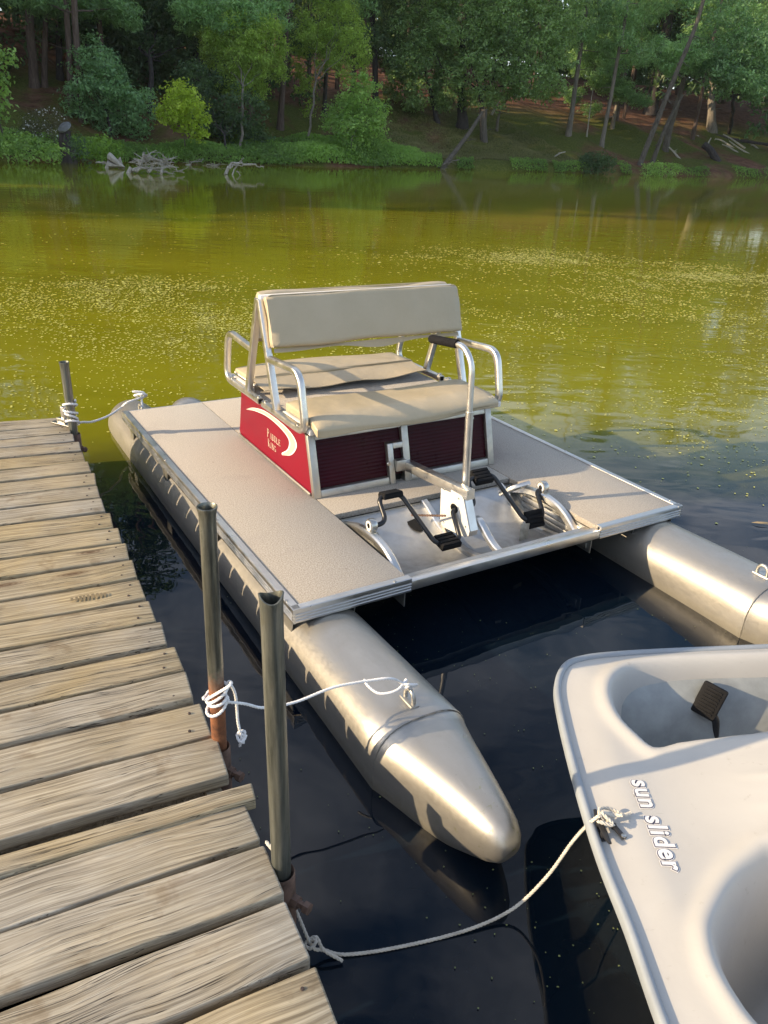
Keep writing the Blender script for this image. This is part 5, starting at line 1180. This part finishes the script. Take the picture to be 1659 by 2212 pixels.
def deck_z(P):
    P = np.atleast_2d(np.asarray(P, float)); z = np.full(len(P), ZS+.006)
    de = pdist(P, outline, False); z += .012*sstep(de, .0, .12)
    # raised console between the two wells, climbing to the right, with faint ridges
    u = (P-tip) @ c_ax; v = (P-tip) @ c_n
    hump = sstep(u, -.06, .55)*np.exp(-((v-.16)/.30)**2)*.085; z += hump
    for vv in (.10, .19): z += .005*np.exp(-((v-vv-u*.05)/.012)**2)*sstep(u, .12, .3)*sstep(u, .62, .5)
    for poly, dep, wd in ((w1, .30, .10), (w2, .32, .13)):
        ins = inside(P, poly); d = pdist(P, poly); sdm = np.where(ins, d, -d)
        z += .010*np.exp(-((sdm+.015)/.022)**2)
        k = sstep(sdm, -.004, wd); z = z*(1-k)+(ZS-dep)*k
    return z
h = .0085; xa, xb, ya, yb = CLP[:, 0].min()-.02, min(CLP[:, 0].max(), 2.1), .25, CLP[:, 1].max()+.02
gx = np.arange(xa, xb, h); gy = np.arange(ya, yb, h); GX, GY = np.meshgrid(gx, gy); PT = np.stack([GX.ravel(), GY.ravel()], 1)
ins = inside(PT, cl); nxg = len(gx)
# pull the outer ring of vertices onto the outline
OL = np.array(outline); dd = pdist(PT, outline, False); near = (dd < h*1.1)
for i in np.nonzero(near)[0]:
    best = None; bd = 9
    for k in range(len(OL)-1):
        a, b = OL[k], OL[k+1]; t = min(1, max(0, ((PT[i]-a) @ (b-a))/((b-a) @ (b-a)))); p = a+t*(b-a); e_ = np.linalg.norm(PT[i]-p)
        if e_ < bd: bd = e_; best = p
    if not ins[i]: PT[i] = best; 
ok = ins | near
ZT = deck_z(PT); rem = -np.ones(len(PT), int); F = []
ny = len(gy)
for j in range(ny-1):
    for i in range(nxg-1):
        a = j*nxg+i; qd = (a, a+1, a+nxg+1, a+nxg)
        if all(ok[k] for k in qd): F.append(qd)
used = sorted({k for f in F for k in f}); rem[used] = np.arange(len(used))
slider = empty('moulded_pedal_boat', 'white moulded plastic pedal boat cut off by the right edge of the picture', 'pedal boat')
sh = one('deck_shell', ([(PT[k][0], PT[k][1], ZT[k]) for k in used], [tuple(rem[list(f)]) for f in F]), M_PLASTIC, slider, auto=180)
out3 = [(p[0], p[1], ZS) for p in outline]
one('rubber_edge', sweep(out3, rrect(.020, .034, .009, 3), up=(0, 0, 1)), M_BUMPER, slider)
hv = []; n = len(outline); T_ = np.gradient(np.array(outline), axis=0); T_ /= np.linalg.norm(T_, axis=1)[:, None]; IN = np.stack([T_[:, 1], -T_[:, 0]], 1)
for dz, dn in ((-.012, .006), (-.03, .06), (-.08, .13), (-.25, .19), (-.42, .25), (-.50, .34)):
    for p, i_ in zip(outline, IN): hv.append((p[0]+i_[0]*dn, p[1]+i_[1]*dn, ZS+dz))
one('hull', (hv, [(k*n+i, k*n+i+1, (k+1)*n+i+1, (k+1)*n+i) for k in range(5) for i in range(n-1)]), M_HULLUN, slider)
# pedal on its crank in the far well
pz = .10
a = np.array(at(1540, 1622, pz)); top = at_dist(1546, 1540, math.hypot(a[0], a[1])); 
one('pedal_crank', tube(fillet([tuple(a-np.array([0, 0, .12])), tuple(a+np.array([0, 0, .02])), tuple(np.array(top)+np.array([.004, 0, -.012])), tuple(np.array(top)+np.array([-.045, .01, .012]))], .03, 5), .0115, 12), M_BLACK, slider)
pc = np.array(at_dist(1532, 1514, math.hypot(top[0], top[1])-.01))
_nz = Vector((-.45, -.72, .52)).normalized(); _ly = Vector((.28, .15, 1)); _ly = (_ly-_nz*_ly.dot(_nz)).normalized(); _lx = _ly.cross(_nz)
Mp = Matrix(((_lx.x, _ly.x, _nz.x, pc[0]), (_lx.y, _ly.y, _nz.y, pc[1]), (_lx.z, _ly.z, _nz.z, pc[2]), (0, 0, 0, 1)))
mb = MB(); mb.add(xform(bbox(-.036, .036, -.050, .050, -.022, .010, .006), Mp))
for k in range(8): y = -.035+.010*k; mb.add(xform(bbox(-.024, .024, y-.0028, y+.0028, .007, .0135, .0012), Mp))
mb.obj('pedal', M_RUBBER, slider)
# cleat on the rim and a small fairlead beside it
def on_deck(px, py):
    z = ZS
    for _ in range(6): p = at(px, py, z); z = float(deck_z([(p.x, p.y)])[0])
    return Vector((p.x, p.y, z))
c1_, c0_ = on_deck(1286, 1772), on_deck(1310, 1825); cm = (c0_+c1_)/2; ang = math.atan2((c0_-c1_).y, (c0_-c1_).x)
M = Matrix.Translation(cm) @ Matrix.Rotation(ang, 4, 'Z') @ Matrix.Scale(.76, 4); mb = MB()
mb.add(xform(sweep([(-.062, 0, .026), (-.045, 0, .022), (-.02, 0, .021), (.02, 0, .021), (.045, 0, .022), (.062, 0, .026)], rrect(.018, .013, .005, 2), scale=[.55, .8, 1, 1, .8, .55]), M))
for x in (-.02, .02): mb.add(xform(bbox(x-.009, x+.009, -.010, .010, 0, .022, .003), M))
mb.add(xform(bbox(-.034, .034, -.013, .013, -.002, .006, .003), M)); mb.obj('cleat', M_BLACK, slider)
f0 = on_deck(1335, 1800); M = Matrix.Translation(f0) @ Matrix.Rotation(ang+.3, 4, 'Z') @ Matrix.Scale(.68, 4)
fl = one('fairlead', xform(bbox(-.032, .032, -.009, .009, .004, .014, .004), M), M_BLACK, slider)
for x in (-.024, .024): one('fairlead_screw', xform(lathe([(.008, 0), (.008, .016), (.004, .018), (0, .017)], 10, Matrix.Translation((x, 0, 0))), M), M_BLACK if x < 0 else M_STEEL, fl)
# lettering: bold rounded letters, white faces, navy outline, white border, laid on the deck
def text_mesh(txt, size, off):
    cu = bpy.data.curves.new('lettering', 'FONT'); cu.body = txt; cu.size = size; cu.offset = off; cu.space_character = 1.12; cu.resolution_u = 5; cu.fill_mode = 'FRONT'
    o = bpy.data.objects.new('tmp', cu); COL.objects.link(o); dg = bpy.context.evaluated_depsgraph_get(); me = bpy.data.meshes.new_from_object(o.evaluated_get(dg)); bpy.data.objects.remove(o)
    bm = bmesh.new(); bm.from_mesh(me); bmesh.ops.triangulate(bm, faces=bm.faces); bmesh.ops.subdivide_edges(bm, edges=[e for e in bm.edges if e.calc_length() > .012], cuts=1)
    v = [x.co[:] for x in bm.verts]; f = [[a.index for a in x.verts] for x in bm.faces]; bm.free(); return v, f
tA = on_deck(1363, 1686); tB = on_deck(1436, 1880); bd_ = (tB-tA).to_2d(); wl = bd_.length; bd_.normalize(); upv = Vector((-bd_.y, bd_.x))
if upv.x < 0: upv = -upv
v0, _ = text_mesh('sun slider', .1, 0); wid = max(p[0] for p in v0); sz = .1*wl/wid
for k, ch in enumerate('sun slider'):
    if ch == ' ': continue
    pre = text_mesh('sun slider'[:k+1], sz, 0)[0]; own = text_mesh(ch, sz, 0)[0]; dx_ = max(p[0] for p in pre)-max(p[0] for p in own); mb = MB()
    for mi, (off, lift) in enumerate(((.0094, .0012), (.0064, .0020), (.0032, .0028))):
        v, f = text_mesh(ch, sz, off*sz/.11); XY = np.array([(tA.x+bd_.x*(p[0]+dx_)+upv.x*p[1]*1.05, tA.y+bd_.y*(p[0]+dx_)+upv.y*p[1]*1.05) for p in v]); zz = deck_z(XY)
        mb.add(([(XY[i][0], XY[i][1], zz[i]+lift) for i in range(len(v))], f), mi)
    mb.obj('letter', [M_WHITE, M_NAVY, M_WHITE], sh, smooth=False)

# ================================================================== ropes
def rope(name, label, P, r, mat, extra=()):
    mb = MB(); mb.add(rope_vf(cat(P, 6), r))
    for e_ in extra: mb.add(rope_vf(cat(e_, 6), r))
    return tag(mb.obj(name, mat), label, 'rope')
def coil(b, top, z0, z1, turns, R0, seed, n=14):
    b, top = np.array(b), np.array(top); ax = (top-b)/np.linalg.norm(top-b); o = []; rr = np.random.default_rng(seed)
    for k in range(int(turns*n)+1):
        t = k/n*2*math.pi; u = k/(turns*n); z = z0+(z1-z0)*u+.010*math.sin(t*.7+seed)
        p = b+ax*z; rad = R0*(1+.10*math.sin(t*1.7+seed)); o.append(p+np.array([math.cos(t)*rad, math.sin(t)*rad, .012*math.sin(t+seed)]))
    return o
def L2(x, y, z): return np.array(BM @ Vector((x, y, z)))
# white rope, post to pontoon nose
eye = L2(.135, -.541, -.022)
cl1 = coil(P1B, P1T, .10, .155, 3.6, P1R+.006, 1)
s0 = cl1[-1]
d0_, d1_ = math.hypot(P1B[0], P1B[1])+.01, math.hypot(eye[0], eye[1])-.02
mid = [np.array(at_dist(x, y, d0_+(d1_-d0_)*(x-495)/372)) for x, y in ((525, 1520), (572, 1529), (640, 1516), (720, 1485), (800, 1470), (845, 1466))]
tail = [s0, np.array(P1B)+np.array([.045, -.03, .20]), np.array(at_dist(494, 1474, 1.66)), np.array(at_dist(508, 1500, 1.68)), np.array(at_dist(514, 1560, 1.68)), np.array(at_dist(521, 1592, 1.67)), np.array(at_dist(518, 1612, 1.67))]
knot = [eye+np.array(p)*.62 for p in ((-.03, .02, .03), (.01, .03, .02), (.03, 0, .045), (0, -.02, .06), (-.03, .0, .045), (-.01, .025, .015), (.025, .01, .03), (.0, -.01, .05), (-.03, -.01, .03), (-.02, .02, .06))]
tail2 = [knot[-1], eye+np.array([-.04, -.02, .02]), eye+np.array([-.09, -.03, .012]), eye+np.array([-.125, -.01, .020]), eye+np.array([-.14, .01, .03])]
rope('mooring_rope', 'white rope from the rusty footed post to the left pontoon nose', cl1+mid+knot, .0042, M_ROPE_W, [tail, tail2, [tail[-2]+np.array(p) for p in ((-.01, 0, .01), (.012, .006, 0), (.0, -.012, -.008), (-.012, .004, .006), (.008, .01, .012), (.006, -.008, -.016))]])
# white rope, far post to the stern eye
st = L2(.135, 2.56, .01)
cl3 = coil(P3B, P3T, .155, .02, 4.2, P3R+.008, 3, 12)
m3 = [np.array(at_dist(178, 912, 4.35)), np.array(at_dist(200, 911, 4.42)), np.array(at_dist(235, 898, 4.55)), np.array(at_dist(262, 880, 4.75))]
kn3 = [st+np.array(p) for p in ((-.06, -.05, -.0), (.03, .03, .02), (.03, -.03, .05), (-.03, 0, .03), (0, .04, .0), (.03, 0, .05), (-.03, -.02, .06), (.0, .02, .03), (.02, -.02, -.04))]
rope('mooring_rope', 'white rope from the short far post to the left stern of the boat', cl3+m3+kn3, .0065, M_ROPE_W)
# weathered rope from the dock edge to the white boat
pts = [np.array(at(575, 1818, ZD+.014)), np.array(at(590, 1838, ZD+.008)), np.array(at(605, 1870, .22)), np.array(at(625, 1930, .16)), np.array(at(645, 1980, .10)), np.array(at(675, 2045, .04)), np.array(at(700, 2052, .022)), np.array(at(745, 2062, .006)), np.array(at(850, 2048, .004)), np.array(at(1000, 2012, .006)), np.array(at(1105, 1965, .03)), np.array(at(1180, 1895, .13)), np.array(at(1235, 1820, .25)), np.array(at(1268, 1783, .345)), np.array(cm)+np.array([-.008, .012, .036]), np.array(on_deck(1310, 1776))+np.array([0, 0, .022]), np.array(on_deck(1340, 1782))+np.array([0, 0, .030])]
cn_ = np.array(cm); wrap = [cn_+np.array(p) for p in ((.0, .03, .03), (.02, .012, .012), (-.012, 0, .034), (.022, -.005, .03), (.0, .02, .04), (.03, .02, .028))]
tl = [np.array(on_deck(x, y))+np.array([0, 0, zz]) for x, y, zz in ((1290, 1785, .03), (1292, 1768, .032), (1318, 1762, .02), (1345, 1768, .012), (1362, 1762, .010))]
rope('mooring_rope', 'weathered grey rope dipping into the water between dock and white boat', pts, .0042, M_ROPE_G, [wrap, tl, [np.array(at(672, 2040, .045))+np.array(p) for p in ((-.01, .01, .0), (.012, 0, .014), (.0, -.014, .006), (-.014, 0, .0), (.01, .012, .010), (.03, -.005, -.01), (.075, -.012, -.036))]])
# ================================================================== thin summer haze over the lake
hm = bpy.data.materials.new('thin_haze'); hm.use_nodes = True; ht = hm.node_tree; ht.nodes.clear()
hv_ = ht.nodes.new('ShaderNodeVolumePrincipled'); ho = ht.nodes.new('ShaderNodeOutputMaterial'); hv_.inputs['Color'].default_value = (.86, .93, .92, 1); hv_.inputs['Density'].default_value = .00022; hv_.inputs['Anisotropy'].default_value = .25
ht.links.new(hv_.outputs[0], ho.inputs['Volume'])
tag(one('haze', box(-175, 215, -75, 235, -2.0, 62), hm, smooth=False), 'thin pale summer haze over the lake', None, None, 'stuff')
